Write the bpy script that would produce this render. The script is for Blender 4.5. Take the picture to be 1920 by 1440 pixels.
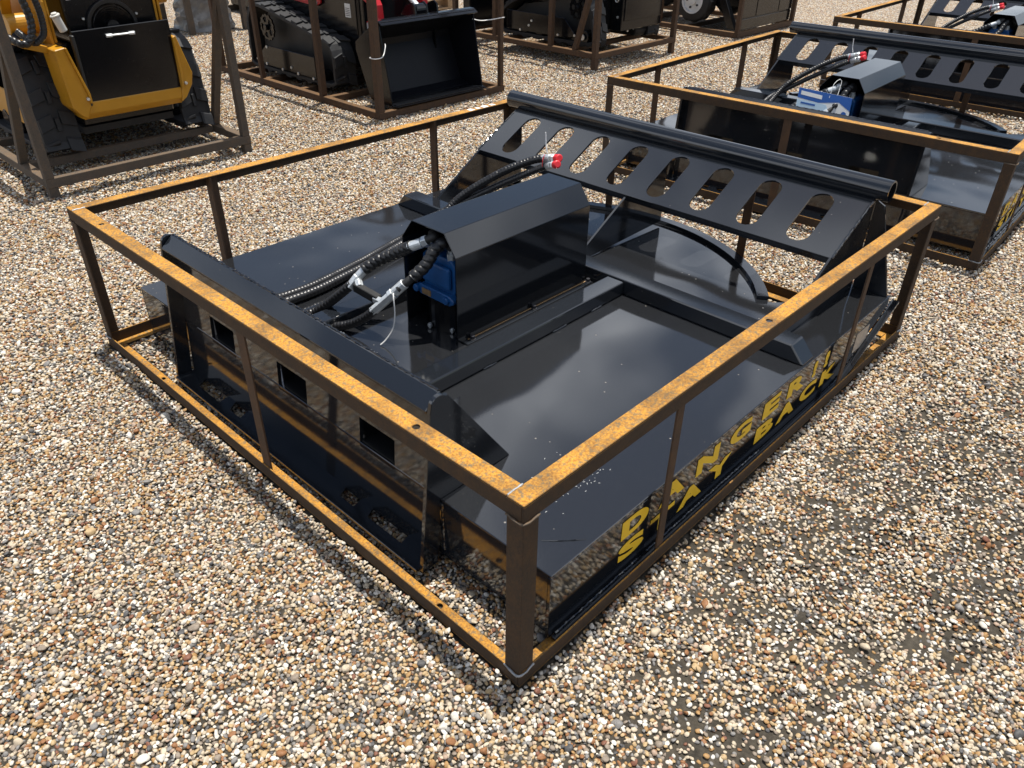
import bpy, bmesh, math, random
import numpy as np
from mathutils import Vector, Matrix, Euler, noise
from mathutils.geometry import tessellate_polygon

for o in list(bpy.data.objects):
    bpy.data.objects.remove(o)
SC = bpy.context.scene
COL = SC.collection

# ------------------------------------------------------------------ camera, sky, sun, exposure
cam_d = bpy.data.cameras.new("camera")
cam = bpy.data.objects.new("camera", cam_d)
COL.objects.link(cam)
cam.location = (-0.69798, -0.62285, 1.34113)
cam.rotation_euler = (0.984187, -0.012124, -0.810194)
cam_d.sensor_width = 36.0
cam_d.lens = 1448.98 * 36.0 / 1920.0
cam_d.clip_start = 0.05
cam_d.clip_end = 2000.0
SC.camera = cam

SUN_VEC = Vector((0.067, 0.022, 0.48)).normalized()
SUN_EL = math.asin(SUN_VEC.z)
sun_d = bpy.data.lights.new("sun", 'SUN')
sun_d.energy = 5.0
sun_d.angle = math.radians(0.53)
sun_d.color = (1.0, 0.95, 0.87)
sun = bpy.data.objects.new("sun", sun_d)
COL.objects.link(sun)
sun.rotation_euler = SUN_VEC.to_track_quat('Z', 'Y').to_euler()
sun.location = (1, 1, 8)

world = bpy.data.worlds.new("World")
SC.world = world
world.use_nodes = True
wn, wl = world.node_tree.nodes, world.node_tree.links
wn.clear()
w_out = wn.new('ShaderNodeOutputWorld')
w_bg = wn.new('ShaderNodeBackground')
w_bg.inputs['Strength'].default_value = 0.068
w_sky = wn.new('ShaderNodeTexSky')
w_sky.sky_type = 'NISHITA'
w_sky.sun_disc = False
w_sky.sun_elevation = SUN_EL
w_sky.sun_rotation = math.atan2(SUN_VEC.x, SUN_VEC.y)
w_sky.dust_density = 1.2
# scattered soft clouds spread evenly over the whole sky
w_tc = wn.new('ShaderNodeTexCoord')
w_noise = wn.new('ShaderNodeTexNoise')
w_noise.inputs['Scale'].default_value = 2.2
w_noise.inputs['Detail'].default_value = 5.0
w_noise.inputs['Roughness'].default_value = 0.52
w_noise.inputs['Distortion'].default_value = 0.45
w_ramp = wn.new('ShaderNodeValToRGB')
w_ramp.color_ramp.elements[0].position = 0.45
w_ramp.color_ramp.elements[1].position = 0.62
w_mix = wn.new('ShaderNodeMixRGB')
w_mix.inputs['Color2'].default_value = (15.6, 16.4, 17.8, 1)
w_map = wn.new('ShaderNodeMapping')
w_map.inputs['Location'].default_value = (7.523, 5.408, 4.773)
wl.new(w_tc.outputs['Generated'], w_map.inputs['Vector'])
wl.new(w_map.outputs['Vector'], w_noise.inputs['Vector'])
wl.new(w_noise.outputs['Fac'], w_ramp.inputs['Fac'])
wl.new(w_ramp.outputs['Color'], w_mix.inputs['Fac'])
wl.new(w_sky.outputs['Color'], w_mix.inputs['Color1'])
wl.new(w_mix.outputs['Color'], w_bg.inputs['Color'])
wl.new(w_bg.outputs['Background'], w_out.inputs['Surface'])

SC.view_settings.view_transform = 'Standard'
SC.view_settings.look = 'None'
SC.view_settings.exposure = 0.36
SC.view_settings.gamma = 1.0
SC.view_settings.use_curve_mapping = False

# ------------------------------------------------------------------ materials
def new_mat(name):
    m = bpy.data.materials.new(name)
    m.use_nodes = True
    nt = m.node_tree
    return m, nt, nt.nodes, nt.links, nt.nodes['Principled BSDF']

def tex_noise(nt, scale, detail=3, rough=0.55, coord='Object', stretch=None, dist=0.0):
    tc = nt.nodes.new('ShaderNodeTexCoord')
    n = nt.nodes.new('ShaderNodeTexNoise')
    n.inputs['Scale'].default_value = scale
    n.inputs['Detail'].default_value = detail
    n.inputs['Roughness'].default_value = rough
    n.inputs['Distortion'].default_value = dist
    src = tc.outputs[coord]
    if stretch:
        mp = nt.nodes.new('ShaderNodeMapping')
        mp.inputs['Scale'].default_value = stretch
        nt.links.new(src, mp.inputs['Vector'])
        src = mp.outputs['Vector']
    nt.links.new(src, n.inputs['Vector'])
    return n

def ramp(nt, src, stops, interp='LINEAR'):
    r = nt.nodes.new('ShaderNodeValToRGB')
    cr = r.color_ramp
    cr.interpolation = interp
    while len(cr.elements) < len(stops):
        cr.elements.new(0.5)
    for e, (p, c) in zip(cr.elements, stops):
        e.position = p
        e.color = c if len(c) == 4 else (*c, 1)
    nt.links.new(src, r.inputs['Fac'])
    return r

def mixc(nt, fac, a, b):
    m = nt.nodes.new('ShaderNodeMixRGB')
    for s, v in (('Fac', fac), ('Color1', a), ('Color2', b)):
        if isinstance(v, (tuple, float, int)):
            m.inputs[s].default_value = v if s == 'Fac' else (*v, 1)
        else:
            nt.links.new(v, m.inputs[s])
    return m.outputs['Color']

def bump(nt, h, strength, distance, chain=None):
    b = nt.nodes.new('ShaderNodeBump')
    b.inputs['Strength'].default_value = strength
    b.inputs['Distance'].default_value = distance
    nt.links.new(h, b.inputs['Height'])
    if chain:
        nt.links.new(chain, b.inputs['Normal'])
    return b.outputs['Normal']

def black_paint(name, dust=0.5, rough=0.085, wave=0.0, base=(0.0110, 0.0130, 0.0165), ior=1.68):
    m, nt, ns, ls, p = new_mat(name)
    # small dried water / dust spots
    tc = ns.new('ShaderNodeTexCoord')
    v = ns.new('ShaderNodeTexVoronoi')
    v.inputs['Scale'].default_value = 34
    ls.new(tc.outputs['Object'], v.inputs['Vector'])
    spot = ramp(nt, v.outputs['Distance'], [(0.05, (1, 1, 1)), (0.11, (0, 0, 0))])
    gate = ramp(nt, v.outputs['Color'], [(0.62, (0, 0, 0)), (0.66, (1, 1, 1))])
    sp = ns.new('ShaderNodeMath'); sp.operation = 'MULTIPLY'
    ls.new(spot.outputs['Color'], sp.inputs[0]); ls.new(gate.outputs['Color'], sp.inputs[1])
    film = tex_noise(nt, 5.0, 6, 0.62)
    fr = ramp(nt, film.outputs['Fac'], [(0.48, (0, 0, 0)), (0.78, (1, 1, 1))])
    fine = tex_noise(nt, 160, 3, 0.7)
    ff = ramp(nt, fine.outputs['Fac'], [(0.60, (0, 0, 0)), (0.74, (1, 1, 1))])
    fm = ns.new('ShaderNodeMath'); fm.operation = 'MULTIPLY'
    ls.new(fr.outputs['Color'], fm.inputs[0]); ls.new(ff.outputs['Color'], fm.inputs[1])
    add = ns.new('ShaderNodeMath'); add.operation = 'MAXIMUM'
    k1 = ns.new('ShaderNodeMath'); k1.operation = 'MULTIPLY'; k1.inputs[1].default_value = 0.75
    k2 = ns.new('ShaderNodeMath'); k2.operation = 'MULTIPLY'; k2.inputs[1].default_value = 0.30
    ls.new(sp.outputs[0], k1.inputs[0]); ls.new(fm.outputs[0], k2.inputs[0])
    ls.new(k1.outputs[0], add.inputs[0]); ls.new(k2.outputs[0], add.inputs[1])
    tot = ns.new('ShaderNodeMath'); tot.operation = 'MULTIPLY'; tot.inputs[1].default_value = dust
    ls.new(add.outputs[0], tot.inputs[0])
    ls.new(mixc(nt, tot.outputs[0], base, (0.20, 0.18, 0.15)), p.inputs['Base Color'])
    rm = ns.new('ShaderNodeMapRange')
    rm.inputs['To Min'].default_value = rough
    rm.inputs['To Max'].default_value = 0.75
    ls.new(tot.outputs[0], rm.inputs['Value'])
    ls.new(rm.outputs['Result'], p.inputs['Roughness'])
    p.inputs['IOR'].default_value = ior
    peel = tex_noise(nt, 240, 2, 0.5)
    nrm = bump(nt, peel.outputs['Fac'], 0.05, 0.0008)
    if wave:
        wv = tex_noise(nt, 2.3, 1, 0.4)
        nrm = bump(nt, wv.outputs['Fac'], 1.0, wave, nrm)
    ls.new(nrm, p.inputs['Normal'])
    return m

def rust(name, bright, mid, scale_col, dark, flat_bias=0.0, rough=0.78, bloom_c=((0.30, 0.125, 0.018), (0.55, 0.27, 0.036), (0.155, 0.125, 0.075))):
    """mill-scale steel with rust bloom; flat_bias turns upward faces to the brighter bloom_c colours"""
    m, nt, ns, ls, p = new_mat(name)
    oi = ns.new('ShaderNodeObjectInfo')
    n1 = tex_noise(nt, 24, 6, 0.72)
    n2 = tex_noise(nt, 190, 4, 0.75)
    n3 = tex_noise(nt, 9, 5, 0.65)
    a = ramp(nt, n2.outputs['Fac'], [(0.30, dark), (0.44, scale_col), (0.54, mid), (0.66, bright)])
    b = ramp(nt, n1.outputs['Fac'], [(0.34, scale_col), (0.50, mid), (0.64, bright)])
    base = mixc(nt, 0.5, a.outputs['Color'], b.outputs['Color'])
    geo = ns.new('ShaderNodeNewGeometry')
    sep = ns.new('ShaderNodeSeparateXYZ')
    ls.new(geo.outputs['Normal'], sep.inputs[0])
    up = ramp(nt, sep.outputs['Z'], [(0.55, (0, 0, 0)), (0.9, (1, 1, 1))])  # upward faces only: brighter and more orange than the sides
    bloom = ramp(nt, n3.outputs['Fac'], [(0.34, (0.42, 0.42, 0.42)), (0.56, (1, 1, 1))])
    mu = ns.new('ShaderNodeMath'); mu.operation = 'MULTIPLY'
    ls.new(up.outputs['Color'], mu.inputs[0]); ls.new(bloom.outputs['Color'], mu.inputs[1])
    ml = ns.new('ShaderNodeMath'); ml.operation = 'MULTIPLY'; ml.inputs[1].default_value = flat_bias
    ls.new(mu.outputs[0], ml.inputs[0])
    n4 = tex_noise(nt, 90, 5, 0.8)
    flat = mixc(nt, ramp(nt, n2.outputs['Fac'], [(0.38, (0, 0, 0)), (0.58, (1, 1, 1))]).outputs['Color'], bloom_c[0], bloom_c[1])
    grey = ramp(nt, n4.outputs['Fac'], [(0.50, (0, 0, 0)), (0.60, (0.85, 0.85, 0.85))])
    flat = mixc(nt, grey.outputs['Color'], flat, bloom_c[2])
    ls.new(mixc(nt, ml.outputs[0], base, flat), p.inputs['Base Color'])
    p.inputs['Roughness'].default_value = rough
    p.inputs['Specular IOR Level'].default_value = 0.3
    ls.new(bump(nt, n2.outputs['Fac'], 0.5, 0.0012), p.inputs['Normal'])
    return m

def simple(name, col, rough=0.5, metal=0.0, nscale=0, namt=0.15, bmp=0.0, spec=0.5):
    m, nt, ns, ls, p = new_mat(name)
    p.inputs['Base Color'].default_value = (*col, 1)
    p.inputs['Roughness'].default_value = rough
    p.inputs['Metallic'].default_value = metal
    p.inputs['Specular IOR Level'].default_value = spec
    if nscale:
        n = tex_noise(nt, nscale, 4, 0.6)
        lo = tuple(c * (1 - namt) for c in col); hi = tuple(min(1, c * (1 + namt)) for c in col)
        r = ramp(nt, n.outputs['Fac'], [(0.3, lo), (0.7, hi)])
        ls.new(r.outputs['Color'], p.inputs['Base Color'])
        rr = ns.new('ShaderNodeMapRange')
        rr.inputs['To Min'].default_value = max(0.02, rough - 0.1)
        rr.inputs['To Max'].default_value = min(1, rough + 0.12)
        ls.new(n.outputs['Fac'], rr.inputs['Value'])
        ls.new(rr.outputs['Result'], p.inputs['Roughness'])
        if bmp:
            ls.new(bump(nt, n.outputs['Fac'], 0.5, bmp), p.inputs['Normal'])
    return m

M = {}
M['deck'] = black_paint('paint_black_deck', dust=0.9, rough=0.07, wave=0.014, base=(0.0135, 0.0143, 0.0160), ior=1.85)
M['black'] = black_paint('paint_black_gloss', dust=0.22, rough=0.07, wave=0.002)
M['hood'] = black_paint('paint_black_hood', dust=0.10, rough=0.08, wave=0.0015, base=(0.0075, 0.0085, 0.0105), ior=1.62)
M['loader_black'] = black_paint('paint_black_loader', dust=0.18, rough=0.16, base=(0.005, 0.0056, 0.007), ior=1.45)
M['bucket'] = simple('bucket_matt_black', (0.006, 0.007, 0.010), 0.42, 0, 90, 0.3, 0.0006, 0.22)
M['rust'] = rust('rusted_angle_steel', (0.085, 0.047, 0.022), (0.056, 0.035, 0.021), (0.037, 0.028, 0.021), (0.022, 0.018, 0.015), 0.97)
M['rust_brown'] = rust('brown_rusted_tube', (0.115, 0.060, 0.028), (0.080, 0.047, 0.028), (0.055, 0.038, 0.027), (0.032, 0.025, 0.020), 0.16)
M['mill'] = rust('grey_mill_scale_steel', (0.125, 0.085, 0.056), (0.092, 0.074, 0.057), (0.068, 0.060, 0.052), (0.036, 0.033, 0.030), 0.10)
M['weld'] = simple('weld_grey', (0.30, 0.31, 0.32), 0.5, 0.4, 90, 0.3, 0.001)
M['yellow'] = simple('paint_machine_yellow', (0.47, 0.225, 0.012), 0.32, 0, 8, 0.08)
M['decal'] = simple('decal_yellow_vinyl', (0.78, 0.50, 0.030), 0.45, 0, 12, 0.05, 0.0, 0.25)
M['sticker'] = simple('sticker_tan', (0.42, 0.36, 0.29), 0.45, 0, 60, 0.2)
M['blue'] = simple('paint_blue_motor', (0.008, 0.085, 0.27), 0.4, 0, 25, 0.12)
M['red'] = simple('paint_red', (0.42, 0.010, 0.016), 0.3, 0, 10, 0.08)
M['cap_red'] = simple('plastic_red', (0.62, 0.02, 0.03), 0.4, 0, 30, 0.08)
M['zinc'] = simple('zinc_plated_steel', (0.70, 0.73, 0.74), 0.33, 0.65, 60, 0.12)
M['hose'] = simple('hose_black_plastic', (0.012, 0.012, 0.013), 0.34, 0, 60, 0.2)
M['hose_matt'] = simple('hose_rubber', (0.014, 0.014, 0.014), 0.55, 0, 60, 0.2)
M['rubber'] = simple('track_rubber', (0.013, 0.014, 0.016), 0.62, 0, 30, 0.35, 0.001)
M['white'] = simple('white_nylon', (0.78, 0.78, 0.76), 0.4)
M['tank'] = simple('cloudy_plastic', (0.55, 0.54, 0.50), 0.5, 0, 20, 0.06)
M['label'] = simple('label_white', (0.72, 0.72, 0.70), 0.45, 0, 40, 0.06)
M['label_blue'] = simple('label_blue', (0.015, 0.09, 0.34), 0.4)
M['label_pale'] = simple('label_pale_blue', (0.45, 0.60, 0.72), 0.4)
M['print'] = simple('print_dark', (0.02, 0.02, 0.025), 0.5)
M['rim'] = simple('rim_paint_white', (0.62, 0.63, 0.63), 0.35, 0, 20, 0.08)
M['wood'] = simple('pallet_wood', (0.33, 0.22, 0.12), 0.75, 0, 14, 0.3, 0.001)
M['film'] = simple('stretch_film', (0.20, 0.195, 0.185), 0.22, 0, 18, 0.25, 0.004)
M['bare'] = simple('bare_steel_strip', (0.30, 0.19, 0.09), 0.6, 0.2, 80, 0.3)

# ------------------------------------------------------------------ geometry helpers
class MB:
    def __init__(s):
        s.v = []; s.f = []
    def quadbox(s, p):                      # 8 corners: bottom 4 then top 4 (same winding)
        b = len(s.v); s.v += [tuple(q) for q in p]
        s.f += [(b+3, b+2, b+1, b), (b+4, b+5, b+6, b+7), (b, b+1, b+5, b+4), (b+1, b+2, b+6, b+5), (b+2, b+3, b+7, b+6), (b+3, b, b+4, b+7)]
        return s
    def box(s, x0, x1, y0, y1, z0, z1):
        return s.quadbox([(x0, y0, z0), (x1, y0, z0), (x1, y1, z0), (x0, y1, z0), (x0, y0, z1), (x1, y0, z1), (x1, y1, z1), (x0, y1, z1)])
    def prism(s, loops, fn, w0, w1):        # loops of 2-D points (first the outline, then holes); fn(u, v, w) -> 3-D
        if not isinstance(loops[0][0], (tuple, list)):
            loops = [loops]
        flat = [q for l in loops for q in l]
        n = len(flat); b = len(s.v)
        s.v += [tuple(fn(u, v, w0)) for u, v in flat] + [tuple(fn(u, v, w1)) for u, v in flat]
        if len(loops) == 1:
            s.f.append(tuple(range(b + n - 1, b - 1, -1))); s.f.append(tuple(range(b + n, b + 2 * n)))
        else:
            for t in tessellate_polygon([[Vector((u, v, 0)) for u, v in l] for l in loops]):
                s.f.append((b + t[2], b + t[1], b + t[0])); s.f.append((b + n + t[0], b + n + t[1], b + n + t[2]))
        i = 0
        for l in loops:
            k = len(l)
            for j in range(k):
                a, c = b + i + j, b + i + (j + 1) % k
                s.f.append((a, c, c + n, a + n))
            i += k
        return s
    def sweep(s, path, r, seg=10, cap=True, rfun=None, rings=None):
        pts = [Vector(q) for q in path]
        L = [0.0]
        for a, c in zip(pts, pts[1:]):
            L.append(L[-1] + (c - a).length)
        t0 = (pts[1] - pts[0]).normalized()
        up = Vector((0, 0, 1)) if abs(t0.z) < 0.9 else Vector((1, 0, 0))
        nrm = (up - t0 * up.dot(t0)).normalized()
        b = len(s.v); N = len(pts)
        for i, q in enumerate(pts):
            t = (pts[min(i + 1, N - 1)] - pts[max(i - 1, 0)]).normalized()
            nrm = (nrm - t * nrm.dot(t)).normalized()
            bi = t.cross(nrm)
            for j in range(seg):
                th = 2 * math.pi * j / seg
                rr = rfun(L[i], th) if rfun else (r[i] if isinstance(r, (list, tuple)) else r)
                s.v.append(tuple(q + nrm * (rr * math.cos(th)) + bi * (rr * math.sin(th))))
        for i in range(N - 1):
            for j in range(seg):
                a = b + i * seg + j; c = b + i * seg + (j + 1) % seg
                s.f.append((a, c, c + seg, a + seg))
        if cap:
            s.f.append(tuple(range(b + seg - 1, b - 1, -1)))
            s.f.append(tuple(range(b + (N - 1) * seg, b + N * seg)))
        return s
    def cyl(s, a, c, r, seg=16, r2=None):
        return s.sweep([a, c], [r, r if r2 is None else r2], seg)
    def build(s, name, mat, parent=None, bevel=0.0, smooth=False, seg=1):
        me = bpy.data.meshes.new(name)
        me.from_pydata(s.v, [], s.f)
        bm = bmesh.new(); bm.from_mesh(me)
        bmesh.ops.recalc_face_normals(bm, faces=bm.faces)
        bm.to_mesh(me); bm.free()
        me.materials.append(M[mat] if isinstance(mat, str) else mat)
        if smooth:
            me.polygons.foreach_set('use_smooth', [True] * len(me.polygons))
        o = bpy.data.objects.new(name, me)
        COL.objects.link(o)
        if parent is not None:
            o.parent = parent
        if smooth == 'auto' or (smooth and bevel == 0):
            try:
                me.set_sharp_from_angle(angle=math.radians(40))
            except Exception:
                pass
        if bevel:
            md = o.modifiers.new('bevel', 'BEVEL')
            md.width = bevel; md.segments = seg; md.limit_method = 'ANGLE'; md.angle_limit = math.radians(35)
        return o

XZ = lambda y: (lambda u, v, w: (u, w, v))       # u = x, v = z, w = y
def pxz(u, v, w): return (u, w, v)
def pyz(u, v, w): return (w, u, v)
def pxy(u, v, w): return (u, v, w)

def thing(name, label, cat, loc=(0, 0, 0), rz=0.0, group=None):
    o = bpy.data.objects.new(name, None)
    o.empty_display_size = 0.1
    COL.objects.link(o)
    o.location = loc; o.rotation_euler = (0, 0, rz)
    o['label'] = label; o['category'] = cat
    if group:
        o['group'] = group
    return o
def tag(o, label, cat, group=None):
    o['label'] = label; o['category'] = cat
    if group:
        o['group'] = group
    return o
def copy_tree(o, parent=None):
    c = o.copy(); COL.objects.link(c); c.parent = parent
    for ch in list(o.children):
        copy_tree(ch, c)
    return c
def catmull(pts, step=0.004):
    P = [Vector(p) for p in pts]
    P = [P[0] * 2 - P[1]] + P + [P[-1] * 2 - P[-2]]
    out = []
    for i in range(1, len(P) - 2):
        p0, p1, p2, p3 = P[i-1:i+3]
        n = max(2, int((p2 - p1).length / step))
        for k in range(n):
            t = k / n
            out.append(0.5 * ((2 * p1) + (p2 - p0) * t + (2*p0 - 5*p1 + 4*p2 - p3) * t*t + (3*p1 - p0 - 3*p2 + p3) * t**3))
    out.append(P[-2])
    return out
def arc(cx, cy, r, a0, a1, n):
    return [(cx + r * math.cos(math.radians(a0 + (a1 - a0) * i / n)), cy + r * math.sin(math.radians(a0 + (a1 - a0) * i / n))) for i in range(n + 1)]
def bead(path, r, seed, seg=7):
    rnd = random.Random(seed)
    pts = catmull(path, 0.006)
    pts = [p + Vector((rnd.uniform(-1, 1), rnd.uniform(-1, 1), rnd.uniform(-1, 1))) * r * 0.25 for p in pts]
    rr = [r * rnd.uniform(0.7, 1.25) for _ in pts]
    return MB().sweep(pts, rr, seg)

# ------------------------------------------------------------------ ground
GROUPS = []
def value_noise(x, y, cell, seed):
    rs = np.random.RandomState(seed)
    g = rs.rand(128, 128)
    u, v = x / cell, y / cell
    i, j = np.floor(u).astype(int), np.floor(v).astype(int)
    fu, fv = u - i, v - j
    fu = fu * fu * (3 - 2 * fu); fv = fv * fv * (3 - 2 * fv)
    a, b = g[i % 128, j % 128], g[(i + 1) % 128, j % 128]
    c, d = g[i % 128, (j + 1) % 128], g[(i + 1) % 128, (j + 1) % 128]
    return (a * (1 - fu) + b * fu) * (1 - fv) + (c * (1 - fu) + d * fu) * fv
def ground_h(x, y):
    return 0.010 * (value_noise(x, y, 0.45, 3) - 0.5) + 0.006 * (value_noise(x, y, 0.13, 4) - 0.5)

def gravel_ground_mat():
    m, nt, ns, ls, p = new_mat('gravel_bed')
    geo = ns.new('ShaderNodeNewGeometry')
    v = ns.new('ShaderNodeTexVoronoi'); v.inputs['Scale'].default_value = 78
    v2 = ns.new('ShaderNodeTexVoronoi'); v2.inputs['Scale'].default_value = 44
    ls.new(geo.outputs['Position'], v.inputs['Vector']); ls.new(geo.outputs['Position'], v2.inputs['Vector'])
    sep = ns.new('ShaderNodeSeparateColor'); ls.new(v.outputs['Color'], sep.inputs[0])
    cr = ramp(nt, sep.outputs[0], STONES, 'CONSTANT')
    dk = ramp(nt, v.outputs['Distance'], [(0.40, (1, 1, 1)), (0.78, (0.28, 0.24, 0.2))])
    mm = ns.new('ShaderNodeMixRGB'); mm.blend_type = 'MULTIPLY'; mm.inputs['Fac'].default_value = 0.9
    ls.new(cr.outputs['Color'], mm.inputs['Color1']); ls.new(dk.outputs['Color'], mm.inputs['Color2'])
    # close to the crates loose stones cover a dark soil bed
    sx = ns.new('ShaderNodeVectorMath'); sx.operation = 'DISTANCE'
    sx.inputs[1].default_value = (-0.7, -0.62, 0)
    ls.new(geo.outputs['Position'], sx.inputs[0])
    near = ns.new('ShaderNodeMapRange')
    near.inputs['From Min'].default_value = 4.6; near.inputs['From Max'].default_value = 7.2
    near.inputs['To Min'].default_value = 0.0; near.inputs['To Max'].default_value = 1.0
    ls.new(sx.outputs['Value'], near.inputs['Value'])
    n = tex_noise(nt, 30, 5, 0.7, 'Object')
    soil = ramp(nt, n.outputs['Fac'], [(0.3, (0.030, 0.026, 0.020)), (0.7, (0.078, 0.066, 0.049))])
    ls.new(mixc(nt, near.outputs['Result'], soil.outputs['Color'], mm.outputs['Color']), p.inputs['Base Color'])
    p.inputs['Roughness'].default_value = 0.85
    p.inputs['Specular IOR Level'].default_value = 0.25
    inv = ns.new('ShaderNodeMath'); inv.operation = 'SUBTRACT'; inv.inputs[0].default_value = 1.0
    ls.new(v.outputs['Distance'], inv.inputs[1])
    ls.new(bump(nt, inv.outputs[0], 0.9, 0.012), p.inputs['Normal'])
    return m

STONES = [(0.0, (0.49, 0.42, 0.32)), (0.12, (0.59, 0.56, 0.50)), (0.25, (0.41, 0.30, 0.165)), (0.35, (0.34, 0.205, 0.085)),
          (0.46, (0.45, 0.385, 0.29)), (0.57, (0.235, 0.195, 0.155)), (0.67, (0.25, 0.120, 0.052)), (0.745, (0.20, 0.195, 0.19)),
          (0.84, (0.38, 0.28, 0.21)), (0.895, (0.080, 0.080, 0.082)), (0.95, (0.18, 0.080, 0.050)), (0.97, (0.68, 0.66, 0.61))]
def stone_mat():
    m, nt, ns, ls, p = new_mat('pebble')
    oi = ns.new('ShaderNodeObjectInfo')
    cr = ramp(nt, oi.outputs['Random'], STONES, 'CONSTANT')
    n = tex_noise(nt, 1.6, 4, 0.65)
    var = ramp(nt, n.outputs['Fac'], [(0.3, (0.72, 0.70, 0.68)), (0.7, (1.16, 1.14, 1.1))])
    mm = ns.new('ShaderNodeMixRGB'); mm.blend_type = 'MULTIPLY'; mm.inputs['Fac'].default_value = 1.0
    ls.new(cr.outputs['Color'], mm.inputs['Color1']); ls.new(var.outputs['Color'], mm.inputs['Color2'])
    ls.new(mm.outputs['Color'], p.inputs['Base Color'])
    p.inputs['Roughness'].default_value = 0.62
    p.inputs['Specular IOR Level'].default_value = 0.35
    return m
M['ground'] = gravel_ground_mat()
M['stone'] = stone_mat()

def pebble_mesh(name, seed, sub):
    bm = bmesh.new()
    bmesh.ops.create_icosphere(bm, subdivisions=sub, radius=1.0)
    rnd = random.Random(seed)
    off = Vector((rnd.uniform(-50, 50), rnd.uniform(-50, 50), rnd.uniform(-50, 50)))
    sx, sy, sz = 1.0, rnd.uniform(0.68, 0.95), rnd.uniform(0.50, 0.74)
    planes = [(Vector((rnd.gauss(0, 1), rnd.gauss(0, 1), rnd.gauss(0, 1))).normalized(), rnd.uniform(0.58, 0.86)) for _ in range(9)]
    for v in bm.verts:
        c = v.co.copy()
        for nrm, d in planes:                       # knock off corners so that stones are angular
            e = c.dot(nrm) - d
            if e > 0:
                c -= nrm * e * 0.93
        c *= 1 + 0.16 * noise.noise(c * 1.3 + off)
        v.co = (c.x * sx, c.y * sy, c.z * sz)
    me = bpy.data.meshes.new(name); bm.to_mesh(me); bm.free()
    me.polygons.foreach_set('use_smooth', [True] * len(me.polygons))
    me.materials.append(M['stone'])
    return me

def crate_frames():
    return [((0, 0, 0), 0.0), ((2.700, -0.020, 0), math.radians(2.2)), ((5.50, 0.06, 0), math.radians(1.8))]
CR_L, CR_W, CR_H, AW, AT = 1.933, 1.882, 0.48, 0.040, 0.0045

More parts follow.
